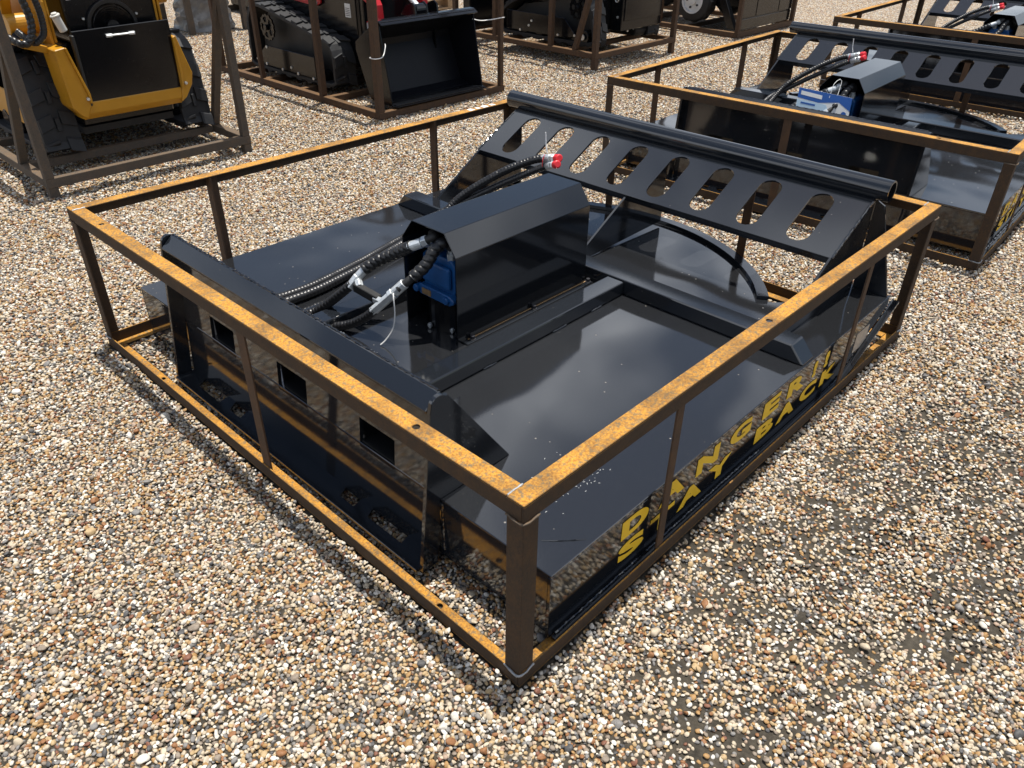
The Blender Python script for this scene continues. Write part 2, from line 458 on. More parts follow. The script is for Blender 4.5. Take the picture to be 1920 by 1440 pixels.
def build_ground():
    # one sheet to the horizon, finely divided where the yard is seen
    xs = np.unique(np.concatenate([[-400, -120, -40, -12, -5], np.arange(-2.0, 14.01, 0.16), [18, 30, 60, 150, 400]]))
    ys = np.unique(np.concatenate([[-400, -120, -40, -12, -5], np.arange(-2.4, 12.01, 0.16), [16, 30, 60, 150, 400]]))
    X, Y = np.meshgrid(xs, ys, indexing='ij')
    near = np.clip(1 - (np.maximum(np.abs(X - 5), np.abs(Y - 4)) - 8) / 6, 0, 1)
    Z = ground_h(X, Y) * near - 0.0065
    nx, ny = X.shape
    verts = np.stack([X, Y, Z], -1).reshape(-1, 3)
    faces = [(i * ny + j, (i + 1) * ny + j, (i + 1) * ny + j + 1, i * ny + j + 1) for i in range(nx - 1) for j in range(ny - 1)]
    me = bpy.data.meshes.new('ground'); me.from_pydata(verts.tolist(), [], faces)
    me.polygons.foreach_set('use_smooth', [True] * len(me.polygons))
    me.materials.append(M['ground'])
    g = bpy.data.objects.new('ground', me); COL.objects.link(g)
    g['kind'] = 'structure'; g['label'] = 'yard floor of pale gravel over dark soil'
    # pebbles: one loose layer, thinning with distance from where one stands
    rs = np.random.RandomState(11)
    px, py, pr_, lay = [], [], [], []
    cx, cy = -0.70, -0.62
    def sector(r0, r1):
        return (math.radians(-32), math.radians(122)) if r1 < 4.1 else (math.radians(-8), math.radians(100))
    # a packed bed on a jittered grid ...
    for r0, r1, pitch, smin, smax in ((0.25, 2.4, 0.0080, 0.0039, 0.0064), (2.4, 4.0, 0.0097, 0.0046, 0.0072), (4.0, 6.2, 0.0125, 0.0052, 0.0085), (6.2, 8.6, 0.0165, 0.0066, 0.0102)):
        a0, a1 = sector(r0, r1)
        ax = np.arange(-r1, r1, pitch)
        gx, gy = np.meshgrid(ax, ax, indexing='ij')
        gx = (gx + rs.uniform(-.48, .48, gx.shape) * pitch).ravel(); gy = (gy + rs.uniform(-.48, .48, gy.shape) * pitch).ravel()
        rad, th = np.hypot(gx, gy), np.arctan2(gy, gx)
        k_ = (rad >= r0) & (rad < r1) & (th > a0) & (th < a1)
        px.append(cx + gx[k_]); py.append(cy + gy[k_]); pr_.append(smin + (smax - smin) * rs.rand(k_.sum())); lay.append(np.zeros(k_.sum()))
    # ... and looser, bigger stones lying on it
    for r0, r1, dens, smin, smax in ((0.25, 2.4, 5600, 0.0040, 0.0082), (2.4, 4.0, 4200, 0.0048, 0.0088), (4.0, 6.2, 2400, 0.0060, 0.0100)):
        a0, a1 = sector(r0, r1)
        n = int(0.5 * (a1 - a0) * (r1 * r1 - r0 * r0) * dens)
        rad = np.sqrt(rs.uniform(r0 * r0, r1 * r1, n)); th = rs.uniform(a0, a1, n)
        px.append(cx + rad * np.cos(th)); py.append(cy + rad * np.sin(th))
        s = smin + (smax - smin) * rs.beta(1.4, 2.8, n)
        big = rs.rand(n) < 0.05
        s = np.where(big, s * rs.uniform(1.3, 1.8, n), s)
        pr_.append(s); lay.append(np.ones(n))
    x, y, s, lay = np.concatenate(px), np.concatenate(py), np.concatenate(pr_), np.concatenate(lay)
    # bare soil patches on the near right
    zone = np.clip(1 - np.hypot((x - 0.70) / 0.85, (y + 0.26) / 0.42), 0, 1) + 0.9 * np.clip(1 - np.hypot((x - 1.5) / 1.0, (y + 0.50) / 0.40), 0, 1)
    pat = value_noise(x + 7, y + 3, 0.16, 21) * 0.6 + value_noise(x, y, 0.05, 22) * 0.4
    keep = rs.rand(len(x)) > np.clip((pat - 0.58 + zone * 0.40) * 2.2, 0, 0.58) * np.clip(zone * 3, 0, 1)
    # thin spots everywhere
    # nothing lies on the flat legs of the crates' bottom angles
    z = ground_h(x, y) - 0.0065 + np.where(lay > 0, 0.0022 + s * rs.uniform(0.25, 0.7, len(x)), s * rs.uniform(0.0, 0.55, len(x)))
    for (ox, oy, _), rz in crate_frames():
        c, sn = math.cos(rz), math.sin(rz)
        lx, ly = (x - ox) * c + (y - oy) * sn, -(x - ox) * sn + (y - oy) * c
        m_ = 0.004
        inside = (lx > -m_) & (lx < CR_L + m_) & (ly > -m_) & (ly < CR_W + m_)
        hollow = (lx > AW + m_) & (lx < CR_L - AW - m_) & (ly > AW + m_) & (ly < CR_W - AW - m_)
        keep &= ~(inside & ~hollow)
        near_rail = (lx > -0.022) & (lx < CR_L + 0.022) & (ly > -0.022) & (ly < CR_W + 0.022) & ~inside
        z = np.where(near_rail, z + rs.uniform(0, 0.007, len(x)), z)
    x, y, z, s = x[keep], y[keep], z[keep], s[keep]
    n = len(x)
    me = bpy.data.meshes.new('gravel'); me.vertices.add(n)
    me.vertices.foreach_set('co', np.stack([x, y, z], -1).astype(np.float32).ravel())
    at = me.attributes.new('size', 'FLOAT_VECTOR', 'POINT')
    sc = np.stack([s * rs.uniform(0.85, 1.25, n), s * rs.uniform(0.85, 1.15, n), s * rs.uniform(0.8, 1.1, n)], -1)
    at.data.foreach_set('vector', sc.astype(np.float32).ravel())
    at = me.attributes.new('turn', 'FLOAT_VECTOR', 'POINT')
    at.data.foreach_set('vector', np.stack([rs.normal(0, 0.45, n), rs.normal(0, 0.45, n), rs.uniform(0, 6.28, n)], -1).astype(np.float32).ravel())
    at = me.attributes.new('pick', 'INT', 'POINT')
    at.data.foreach_set('value', rs.randint(0, 12, n).astype(np.int32))
    go = bpy.data.objects.new('gravel', me); COL.objects.link(go)
    me.materials.append(M['stone'])
    go['kind'] = 'stuff'; go['label'] = 'loose cream, tan and grey gravel covering the yard'; go['category'] = 'gravel'
    lib = bpy.data.collections.new('pebble_shapes')
    for k in range(12):
        lib.objects.link(bpy.data.objects.new('pebble_shape', pebble_mesh('pebble_shape', 100 + k, 2)))
    ng = bpy.data.node_groups.new('scatter_pebbles', 'GeometryNodeTree')
    ng.interface.new_socket('Geometry', in_out='INPUT', socket_type='NodeSocketGeometry')
    ng.interface.new_socket('Geometry', in_out='OUTPUT', socket_type='NodeSocketGeometry')
    nd = ng.nodes
    gi, gout = nd.new('NodeGroupInput'), nd.new('NodeGroupOutput')
    ci = nd.new('GeometryNodeCollectionInfo')
    ci.inputs['Collection'].default_value = lib
    ci.inputs['Separate Children'].default_value = True
    ci.inputs['Reset Children'].default_value = True
    iop = nd.new('GeometryNodeInstanceOnPoints'); iop.inputs['Pick Instance'].default_value = True
    def attr(nm, dt):
        a = nd.new('GeometryNodeInputNamedAttribute'); a.data_type = dt; a.inputs['Name'].default_value = nm
        return [o for o in a.outputs if o.enabled and o.name == 'Attribute'][0]
    ng.links.new(gi.outputs[0], iop.inputs['Points'])
    ng.links.new(ci.outputs[0], iop.inputs['Instance'])
    ng.links.new(attr('pick', 'INT'), iop.inputs['Instance Index'])
    ng.links.new(attr('turn', 'FLOAT_VECTOR'), iop.inputs['Rotation'])
    ng.links.new(attr('size', 'FLOAT_VECTOR'), iop.inputs['Scale'])
    ng.links.new(iop.outputs[0], gout.inputs[0])
    go.modifiers.new('scatter', 'NODES').node_group = ng
    # larger stones that can be told apart
    shapes = [pebble_mesh('stone', 300 + k, 3) for k in range(5)]
    rnd = random.Random(5)
    spots = [(-0.06, 1.36, .017), (-0.13, 1.20, .015), (0.44, -0.15, .013), (0.30, -0.115, .013)]
    while len(spots) < 46:
        r = rnd.uniform(0.9, 4.2); th = math.radians(rnd.uniform(-15, 105))
        q = (cx + r * math.cos(th), cy + r * math.sin(th), rnd.uniform(0.009, 0.0145))
        if -0.05 < q[0] < 2.0 and -0.05 < q[1] < 1.95:
            continue
        spots.append(q)
    for k, (sx, sy, r) in enumerate(spots):
        if r < 0.001:
            continue
        o = bpy.data.objects.new('stone', shapes[k % 5]); COL.objects.link(o)
        o.location = (sx, sy, float(ground_h(np.array([sx]), np.array([sy]))[0]) + r * 0.10)
        o.rotation_euler = (rnd.uniform(-.3, .3), rnd.uniform(-.3, .3), rnd.uniform(0, 6.28))
        o.scale = (r, r * rnd.uniform(.8, 1), r * rnd.uniform(.7, 1)); o.parent = g
    return g
build_ground()

# ------------------------------------------------------------------ low crate of rusted angle steel
def rounded_hole(cx, cy, r, n=14):
    return [(cx + r * math.cos(2 * math.pi * i / n), cy + r * math.sin(2 * math.pi * i / n)) for i in range(n)]

def make_crate():
    t = thing('steel_crate', '', 'crate', group='low rusted angle-steel crates around the brush cutters')
    L, W, H, w, k = CR_L, CR_W, CR_H, AW, AT
    def rail(name, flat, upright, z_flat, z_up, holes=()):
        # flat leg (x0,x1,y0,y1) with bolt holes, upright leg (x0,x1,y0,y1)
        m = MB()
        x0, x1, y0, y1 = flat
        m.prism([[(x0, y0), (x1, y0), (x1, y1), (x0, y1)]] + [rounded_hole(a, b, 0.0075) for a, b in holes], pxy, z_flat[0], z_flat[1])
        x0, x1, y0, y1 = upright
        m.box(x0, x1, y0, y1, z_up[0], z_up[1])
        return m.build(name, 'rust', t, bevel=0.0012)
    e = 0.0006
    top_f, top_u = (H - k, H), (H - w, H - k)
    bot_f, bot_u = (0.0, k), (k, w)
    rail('top_rail', (0, L, 0, w), (0, L, 0, k), top_f, top_u, [(0.86, 0.022)])
    rail('top_rail', (0, L, W - w, W), (0, L, W - k, W), top_f, top_u)
    rail('top_rail', (0.0004, w, w + e, W - w - e), (0.0004, k, k + e, W - k - e), (H - k - 0.0006, H - 0.0006), top_u, [(0.020, 0.292), (0.020, 1.677)])
    rail('top_rail', (L - w, L - 0.0004, w + e, W - w - e), (L - k, L - 0.0004, k + e, W - k - e), (H - k - 0.0006, H - 0.0006), top_u)
    rail('bottom_rail', (0, L, 0, w), (0, L, 0, k), bot_f, bot_u)
    rail('bottom_rail', (0, L, W - w, W), (0, L, W - k, W), bot_f, bot_u)
    rail('bottom_rail', (0.0004, w, w + e, W - w - e), (0.0004, k, k + e, W - k - e), (0.0006, k), bot_u, [(0.026, 0.262), (0.026, 1.55)])
    rail('bottom_rail', (L - w, L - 0.0004, w + e, W - w - e), (L - k, L - 0.0004, k + e, W - k - e), (0.0006, k), bot_u)
    for sx in (0, 1):
        for sy in (0, 1):
            px = [(0.0006, 0.0006), (w, 0.0006), (w, k), (k, k), (k, w), (0.0006, w)]
            pts = [((L - a) if sx else a, (W - b) if sy else b) for a, b in px]
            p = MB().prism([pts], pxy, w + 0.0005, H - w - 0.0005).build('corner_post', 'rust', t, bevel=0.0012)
            # weld beads at the foot and head of the post
            o = -0.0012
            fx = (L - o) if sx else o; fy = (W - o) if sy else o
            ex = (L - w) if sx else w; ey = (W - w) if sy else w
            for zz in (w, H - w):
                bead([(ex, fy, zz), (fx, fy, zz + 0.001), (fx, ey, zz)], 0.0024, 7 + sx * 3 + sy + int(zz * 100)).build('weld_bead', 'weld' if zz < 0.1 else 'mill', p, smooth=True)
    # flat uprights between the rails
    def bar(x0, x1, y0, y1, z0=w - 0.012, z1=H - w + 0.012):
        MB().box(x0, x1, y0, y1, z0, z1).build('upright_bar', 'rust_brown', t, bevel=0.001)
    bar(0.468, 0.494, k + 0.0003, k + 0.0053)
    bar(1.430, 1.456, k + 0.0003, k + 0.0053)
    bar(k + 0.0003, k + 0.0053, 0.889, 0.926)
    for x in (0.444, 1.444):
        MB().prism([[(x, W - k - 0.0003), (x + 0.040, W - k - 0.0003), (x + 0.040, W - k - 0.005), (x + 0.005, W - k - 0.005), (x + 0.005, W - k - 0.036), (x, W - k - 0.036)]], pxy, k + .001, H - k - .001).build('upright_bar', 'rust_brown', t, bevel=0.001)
    for y in (0.62, 1.26):
        bar(L - k - 0.0053, L - k - 0.0003, y, y + 0.034)
    # weld across the butted rails
    for (x, y0) in ((0, 1), (1, 1)):
        xx = (L - w, L - 0.003) if x else (0.003, w)
        bead([(xx[0], w, H - 0.0004), (xx[1], w, H - 0.0004)], 0.0022, 3).build('weld_bead', 'weld', t, smooth=True)
        bead([(xx[0], W - w, H - 0.0004), (xx[1], W - w, H - 0.0004)], 0.0022, 4).build('weld_bead', 'weld', t, smooth=True)
    return t

# ------------------------------------------------------------------ lettering
def letter_mesh(ch):
    cu = bpy.data.curves.new('letter', 'FONT')
    cu.body = ch
    cu.offset = 0.056
    cu.resolution_u = 6
    o = bpy.data.objects.new('letter_tmp', cu)
    COL.objects.link(o)
    dg = bpy.context.evaluated_depsgraph_get()
    me = bpy.data.meshes.new_from_object(o.evaluated_get(dg))
    bpy.data.objects.remove(o); bpy.data.curves.remove(cu)
    co = np.empty(len(me.vertices) * 3, np.float32); me.vertices.foreach_get('co', co)
    co = co.reshape(-1, 3); lo, hi = co.min(0), co.max(0)
    co[:, :2] = (co[:, :2] - lo[:2]) / (hi[:2] - lo[:2])
    me.vertices.foreach_set('co', co.ravel())
    return me
def letters(parent, spec, mat, fn):
    for ch, x0, x1, z0, z1 in spec:
        me = letter_mesh(ch)
        co = np.empty(len(me.vertices) * 3, np.float32); me.vertices.foreach_get('co', co); co = co.reshape(-1, 3)
        out = np.array([fn(x0 + (x1 - x0) * a, z0 + (z1 - z0) * b) for a, b, _ in co], np.float32)
        me.vertices.foreach_set('co', out.ravel()); me.update()
        me.materials.clear(); me.materials.append(M[mat])
        o = bpy.data.objects.new('letter', me); COL.objects.link(o); o.parent = parent

# ------------------------------------------------------------------ brush cutter
DZ = 0.2
def spiral(r, pitch=0.014, depth=0.13):
    def f(s, th):
        u = (s / pitch - th / (2 * math.pi)) % 1.0
        return r * (1 - depth * max(0.0, 1 - abs(u - 0.5) / 0.16)) * (1 + 0.05 * math.sin(math.pi * ((u + 0.5) % 1.0)))
    return f
def hose(parent, pts, r, pitch, depth, mat='hose'):
    path = catmull(pts, 0.0028)
    return MB().sweep(path, r, 14, True, spiral(r, pitch, depth)).build('hydraulic_hose', mat, parent, smooth=True)
def fitting(parent, a, b, r, name='hose_fitting'):
    a, b = Vector(a), Vector(b); d = b - a
    m = MB()
    m.sweep([a, a + d * 0.55], r, 16)
    m.sweep([a + d * 0.55, a + d * 0.60, a + d * 0.61, a + d * 0.82, a + d * 0.83, b], [r * .72, r * .72, r * 1.12, r * 1.12, r * .8, r * .8], 6)
    return m.build(name, 'zinc', parent, bevel=0.0008)

def make_cutter():
    c = thing('brush_cutter', '', 'brush cutter', group='black brush cutter attachments in low crates')
    y0, y1, xr, xf = 0.030, 1.802, 0.119, 1.800
    yc = 0.917
    # --- deck plate with round nose
    dcx, dr = 1.075, 0.742
    a_end = math.degrees(math.asin((yc - 0.293) / dr))
    nose = arc(dcx, yc, dr, -a_end, a_end, 40)
    outline = [(xr, y0), (xf, y0), (xf, 0.158), (1.60, 0.158)] + nose + [(1.60, 1.676), (xf, 1.676), (xf, y1), (xr, y1)]
    deck = MB().prism([outline], pxy, DZ - 0.008, DZ).build('deck_plate', 'deck', c, bevel=0.0015)
    ring = arc(dcx, yc, dr, -a_end + 1, a_end - 1, 40) + arc(dcx, yc, 0.705, a_end - 1, -a_end + 1, 40)
    MB().prism([ring], pxy, DZ + 0.0005, DZ + 0.014).build('nose_rim', 'black', c, bevel=0.001)
    skirt = arc(dcx, yc, dr - 0.002, -a_end, a_end, 40) + arc(dcx, yc, dr - 0.010, a_end, -a_end, 40)
    MB().prism([skirt], pxy, 0.07, DZ - 0.0085).build('nose_skirt', 'black', c)
    # --- side plates with runners
    side = [(xr, 0.014), (1.47, 0.014), (xf, 0.160), (xf, DZ - 0.0085), (xr, DZ - 0.0085)]
    sp = MB().prism([side], pxz, y0 + 0.0005, y0 + 0.0085).build('side_plate', 'black', c, bevel=0.001)
    sp2 = MB().prism([side], pxz, y1 - 0.0085, y1 - 0.0005).build('side_plate', 'black', c, bevel=0.001)
    for ya, yb, par in ((y0 - 0.021, y0, sp), (y1, y1 + 0.021, sp2)):
        run = [(xr + 0.01, 0.0075), (1.49, 0.0075), (1.845, 0.164), (1.842, 0.172), (1.487, 0.0165), (xr + 0.01, 0.0165)]
        MB().prism([run], pxz, ya, yb).build('skid_runner', 'black', par, bevel=0.001)
        yy = y0 - 0.002 if par is sp else y1 + 0.002
        bead([(xr + .02, yy, 0.018), (0.8, yy, 0.018), (1.485, yy, 0.018), (1.84, yy, 0.176)], 0.0035, 9).build('weld_bead', 'black', par, smooth=True)
    MB().box(xr + 0.0005, xr + 0.0085, y0 + 0.009, y1 - 0.009, 0.03, DZ - 0.0085).build('rear_plate', 'black', c)
    for ya, yb in ((y0 + .009, 0.158), (1.676, y1 - .009)):
        MB().box(xf - 0.010, xf - 0.002, ya, yb, 0.12, DZ - 0.0085).build('front_end_plate', 'black', c)
    MB().box(0.135, 1.30, 0.06, 1.77, 0.100, 0.108).build('blade_pan', 'loader_black', c)
    # lettering on the near side plate
    yl = y0 - 0.0006
    r1, r2 = (0.126, 0.181), (0.057, 0.109)
    row1 = [('D', .352, .452), ('A', .494, .602), ('N', .650, .752), ('G', .806, .912), ('E', .974, 1.066), ('R', 1.112, 1.216), ('!', 1.266, 1.290), ('!', 1.342, 1.368)]
    row2 = [('S', .349, .446), ('T', .469, .567), ('A', .584, .694), ('Y', .714, .829), ('B', .955, 1.057), ('A', 1.077, 1.185), ('C', 1.214, 1.316), ('K', 1.347, 1.453)]
    letters(sp, [(h, a, b, *r1) for h, a, b in row1] + [(h, a, b, *r2) for h, a, b in row2], 'decal', lambda a, b: (a, yl, b))
    MB().box(1.572, 1.668, yl - 0.0004, yl + 0.0006, 0.079, 0.148).build('sticker', 'sticker', sp)
    # --- tubes across and along the deck
    ct = [(0.034, DZ + .0005), (0.080, DZ + 0.051), (1.754, DZ + 0.051), (1.798, DZ + .0005)]
    MB().prism([ct], pyz, 1.187, 1.258).build('cross_tube', 'black', c, bevel=0.004, seg=2)
    for a, b in ((0.655, 0.722), (1.113, 1.180)):
        MB().box(0.128, 1.1865, a, b, DZ + .0005, DZ + 0.046).build('deck_channel', 'black', c, bevel=0.005, seg=2)
    MB().box(0.30, 1.183, 0.7225, 1.1125, DZ + 0.0004, DZ + 0.004).build('motor_pad', 'deck', c, bevel=0.001)
    for k, (xa, xb) in enumerate(((0.55, 0.60), (0.84, 0.90), (1.02, 1.07))):
        bead([(xa, 0.654, DZ + .002), (xb, 0.654, DZ + .002)], 0.003, 20 + k).build('weld_bead', 'black', c, smooth=True)
    # --- coupling plate at the rear
    f0, f1 = (0.105, 0.020), (0.1415, 0.452)             # x, z of the plate's foot and head
    def face(u, v, w):                                   # u = y, v = z, w = depth to the front
        q = (v - f0[1]) / (f1[1] - f0[1])
        return (f0[0] + (f1[0] - f0[0]) * q + w, u, v)
    holes = [[(a, 0.187), (b, 0.187), (b, 0.270), (a, 0.270)] for a, b in ((0.508, 0.638), (0.857, 0.990), (1.208, 1.339))]
    fp = MB().prism([[(0.360, 0.020), (1.497, 0.020), (1.497, 0.452), (0.360, 0.452)]] + holes, face, 0.0, 0.010).build('coupling_plate', 'black', c)
    for h in holes:
        (a, z0), (b, _), (_, z1), _ = h
        m = MB()
        for ya, yb, za, zb in ((a - .006, b + .006, z0 - .006, z0 - .0004), (a - .006, b + .006, z1 + .0004, z1 + .006), (a - .006, a - .0004, z0 - .0004, z1 + .0004), (b + .0004, b + .006, z0 - .0004, z1 + .0004)):
            m.box(0.138, 0.20, ya, yb, za + (0.012 if zb < 0.2 else 0), zb + (0.012 if zb < 0.2 else 0))
        m.box(0.20, 0.204, a - .006, b + .006, z0 + .006, z1 + .006)
        m.build('receiver_socket', 'loader_black', fp)
    lip = [(0.099, 0.4365), (0.137, 0.468), (0.143, 0.466), (0.146, 0.4575), (0.104, 0.4275)]
    lipo = MB().prism([lip], pxz, 0.361, 1.494).build('top_lip', 'black', c, bevel=0.002)
    bead([(0.141, 0.364, 0.467), (0.141, 0.9, 0.467), (0.141, 1.49, 0.467)], 0.0036, 14).build('weld_bead', 'black', lipo, smooth=True)
    gus = [(0.054, 0.016), (0.100, 0.020), (0.1185, 0.19), (0.1185, DZ + .0005), (0.335, DZ + .0005), (0.150, 0.462)] + arc(0.128, 0.445, 0.0235, 40, 150, 8) + [(0.102, 0.433)]
    for ya, yb in ((0.349, 0.3595), (1.4975, 1.508)):
        MB().prism([gus], pxz, ya, yb).build('end_gusset', 'black', c, bevel=0.0012)
    bead([(0.121, 0.347, 0.05), (0.1205, 0.347, 0.19)], 0.0045, 31).build('weld_bead', 'black', c, smooth=True)
    shelf = [(0.045, 0.360), (0.045, 1.497), (0.108, 1.497), (0.110, 1.425), (0.072, 1.402), (0.070, 1.277), (0.106, 1.285), (0.110, 1.247), (0.073, 1.221), (0.072, 1.162), (0.1095, 1.179),
             (0.1095, 0.706), (0.075, 0.688), (0.075, 0.632), (0.112, 0.642), (0.112, 0.596), (0.076, 0.577), (0.077, 0.451), (0.112, 0.460), (0.112, 0.360)]
    MB().prism([shelf], pxy, 0.019, 0.027).build('foot_shelf', 'black', c, bevel=0.001)
    # --- motor hood
    ho = [(0.795, DZ + .0005), (0.795, 0.472), (0.838, 0.5325), (0.971, 0.5325), (1.019, 0.472), (1.019, DZ + .0005)]
    hi = [(1.0155, DZ + .0005), (1.0155, 0.4705), (0.9695, 0.529), (0.8395, 0.529), (0.7985, 0.4705), (0.7985, DZ + .0005)]
    hood = MB().prism([ho + hi], pyz, 0.588, 1.162).build('motor_hood', 'hood', c, bevel=0.0014, seg=2)
    MB().prism([[(a, b) for a, b in hi]], pyz, 1.150, 1.154).build('hood_back', 'hood', hood)
    fl = MB().box(0.605, 1.178, 0.774, 0.7945, DZ + 0.0045, DZ + 0.008).build('hood_flange', 'black', hood, bevel=0.0006)
    MB().box(0.625, 1.172, 0.7905, 0.7946, DZ + 0.0084, DZ + 0.0094).build('bare_edge', 'bare', hood)
    for x in (0.637, 0.902, 1.168):
        m = MB().cyl((x, 0.786, DZ + .008), (x, 0.786, DZ + .010), 0.0095, 16)
        m.cyl((x, 0.786, DZ + .010), (x, 0.786, DZ + .020), 0.0065, 16)
        m.build('bolt', 'print', hood, bevel=0.0008)
    # --- hydraulic motor
    mo = MB().prism([[(.842, .335), (.858, .318), (.964, .318), (.980, .335), (.980, .420), (.966, .434), (.856, .434), (.842, .420)]], pyz, .626, .75).build('hydraulic_motor', 'blue', c, bevel=0.006, seg=2)
    MB().prism([[(.852, .345), (.970, .345), (.970, .412), (.852, .412)]], pyz, .612, .6265).build('motor_cover', 'blue', mo, bevel=0.008, seg=2)
    MB().prism([[(.850, .300), (.972, .300), (.992, .312), (.992, .322), (.972, .332), (.850, .332), (.830, .322), (.830, .312)]], pyz, .606, .70).build('mount_flange', 'blue', mo, bevel=0.003)
    for yy, zz, xx in ((.962, .385, .600), (.984, .317, .596), (.858, .317, .598)):
        MB().cyl((xx, yy, zz), (xx + .026, yy, zz), .0115, 14).build('motor_bolt_boss', 'blue', mo, bevel=0.002)
    MB().cyl((.68, .911, .204), (.68, .911, .302), .075, 28).build('drive_bearing', 'loader_black', mo)
    for yy in (.868, .950):
        m = MB().cyl((.640, yy, .430), (.640, yy, .452), .015, 6); m.cyl((.640, yy, .452), (.640, yy, .470), .011, 14)
        m.build('port_fitting', 'zinc', mo, bevel=0.0008)
    MB().box(.6035, .6062, .925, .962, .306, .324).build('name_plate', 'bare', mo)
    for x, yy in ((.60, .93), (.625, .86)):
        mm = MB().cyl((x, yy, DZ + .004), (x, yy, DZ + .020), .004, 10); mm.cyl((x, yy, DZ + .009), (x, yy, DZ + .016), .0075, 6)
        mm.build('stud', 'zinc', c)
    # --- hoses
    hose(c, [(.640, .950, .470), (.630, .935, .490), (.612, .905, .497), (.598, .922, .485)], .0125, .03, .05, 'hose_matt')
    fitting(c, (.577, .974, .455), (.606, .908, .490), .0150)
    hose(c, [(.581, .966, .459), (.560, 1.035, .417), (.535, 1.075, .393), (.505, 1.100, .368)], .0178, .0185, .14)
    fitting(c, (.508, 1.098, .370), (.472, 1.116, .332), .0130)
    m = MB().cyl((.487, 1.108, .350), (.462, 1.120, .318), .0145, 6); m.cyl((.480, 1.10, .338), (.470, 1.08, .330), .0125, 6)
    m.build('tee_fitting', 'zinc', c, bevel=.001)
    hose(c, [(.470, 1.117, .328), (.445, 1.145, .295), (.415, 1.19, .250), (.385, 1.225, .222), (.33, 1.245, .2165), (.265, 1.27, .2165), (.235, 1.33, .2165), (.275, 1.375, .2165), (.36, 1.355, .2165), (.48, 1.350, .2165), (.60, 1.368, .2165), (.756, 1.398, .2165), (.909, 1.440, .2165), (1.06, 1.475, .2170), (1.16, 1.475, .262), (1.222, 1.437, .325), (1.305, 1.325, .415), (1.368, 1.236, .466), (1.396, 1.190, .480)], .0142, .0125, .12)
    hose(c, [(.640, .868, .470), (.622, .872, .487), (.595, .884, .470), (.565, .893, .430), (.530, .910, .398)], .0172, .019, .13)
    hose(c, [(.545, .904, .412), (.515, .920, .384), (.495, .935, .366)], .0110, .05, .02, 'hose_matt')
    fitting(c, (.512, .924, .382), (.478, .964, .332), .0150)
    m = MB().cyl((.487, .952, .346), (.452, 1.004, .286), .0140, 6); m.cyl((.470, .985, .318), (.470, 1.01, .318), .0125, 6)
    m.build('tee_fitting', 'zinc', c, bevel=.001)
    MB().box(-.052, .052, -.011, .011, -.013, .013).build('bridge_block', 'hose_matt', c, bevel=.002).matrix_local = Matrix.Translation((.471, 1.048, .322)) @ Matrix.Rotation(math.radians(92), 4, 'Z') @ Matrix.Rotation(math.radians(-4), 4, 'Y')
    hose(c, [(.456, .998, .292), (.440, 1.025, .264), (.413, 1.073, .232), (.380, 1.125, .2165), (.325, 1.165, .2165), (.25, 1.20, .2165), (.19, 1.27, .2165), (.205, 1.37, .2165), (.27, 1.415, .2165), (.37, 1.392, .2165), (.48, 1.386, .2165), (.60, 1.402, .2165), (.75, 1.432, .2165), (.90, 1.470, .2165), (1.04, 1.505, .2170), (1.14, 1.500, .25), (1.215, 1.445, .29), (1.30, 1.335, .365), (1.36, 1.225, .43), (1.385, 1.165, .462)], .0130, .0115, .12)
    # couplers with caps, tied together
    for (a, b) in (((1.394, 1.194, .480), (1.366, 1.112, .504)), ((1.386, 1.172, .458), (1.345, 1.098, .489))):
        fitting(c, a, b, .0135, 'coupler')
        d = Vector(b) - Vector(a); e = Vector(b) + d * 0.22
        MB().sweep([Vector(b) - d * .05, e, e + d * .03], [.0138, .0138, .0105], 16).build('dust_cap', 'cap_red', c, bevel=.001)
    MB().sweep([Vector((1.385, 1.182, .468)) + Vector((.018 * math.cos(a), 0.004 * math.cos(a), .028 * math.sin(a))) for a in np.linspace(0, 6.1, 18)], .0016, 6).build('cap_cord', 'cap_red', c, smooth=True)
    tie = catmull([(1.383, 1.17, .505), (1.384, 1.178, .53), (1.386, 1.182, .56), (1.386, 1.184, .575)], .005)
    MB().sweep(tie, .0022, 6).build('cable_tie', 'white', c, smooth=True)
    tie = catmull([(.486, .945, .362), (.474, .930, .345), (.470, .925, .30), (.463, .93, .255), (.445, .942, .222), (.43, .95, .2075)], .005)
    MB().sweep(tie, .0019, 6).build('cable_tie', 'white', c, smooth=True)
    # --- front guard: slotted plate, pipe, gussets
    P0 = Vector((1.522, 0, .383)); U = Vector((.24, 0, .126)).normalized(); N = Vector((-U.z, 0, U.x))
    def gp(u, v, w):                                     # u = y, v = up the slope, w = thickness
        q = P0 + U * v + N * w
        return (q.x, u, q.z)
    slots = []
    for k in range(8):
        yk, r = 0.2885 + 0.1779 * k, 0.038
        slots.append(arc(yk, 0.026 + r, r, 180, 360, 10) + arc(yk, 0.238 - r, r, 0, 180, 10))
    MB().prism([[(.150, 0), (1.664, 0), (1.664, .276), (.150, .276)]] + slots, gp, -.008, 0).build('guard_plate', 'black', c, bevel=.0008)
    MB().prism([[(.150, 0), (1.664, 0), (1.664, .0075), (.150, .0075)]], gp, -.030, -.0085).build('guard_lower_lip', 'black', c)
    pc = P0 + U * .300 + N * .012
    R = .0335
    ringo = [(R * math.cos(t), R * math.sin(t)) for t in np.linspace(0, 2 * math.pi, 33)[:-1]]
    ringi = [(a * .84, b * .84) for a, b in ringo]
    po = MB().prism([ringo, ringi], lambda u, v, w: (pc.x + u, w, pc.z + v), .112, 1.722).build('guard_pipe', 'black', c)
    po.data.polygons.foreach_set('use_smooth', [True] * len(po.data.polygons))
    po.data.set_sharp_from_angle(angle=math.radians(40))
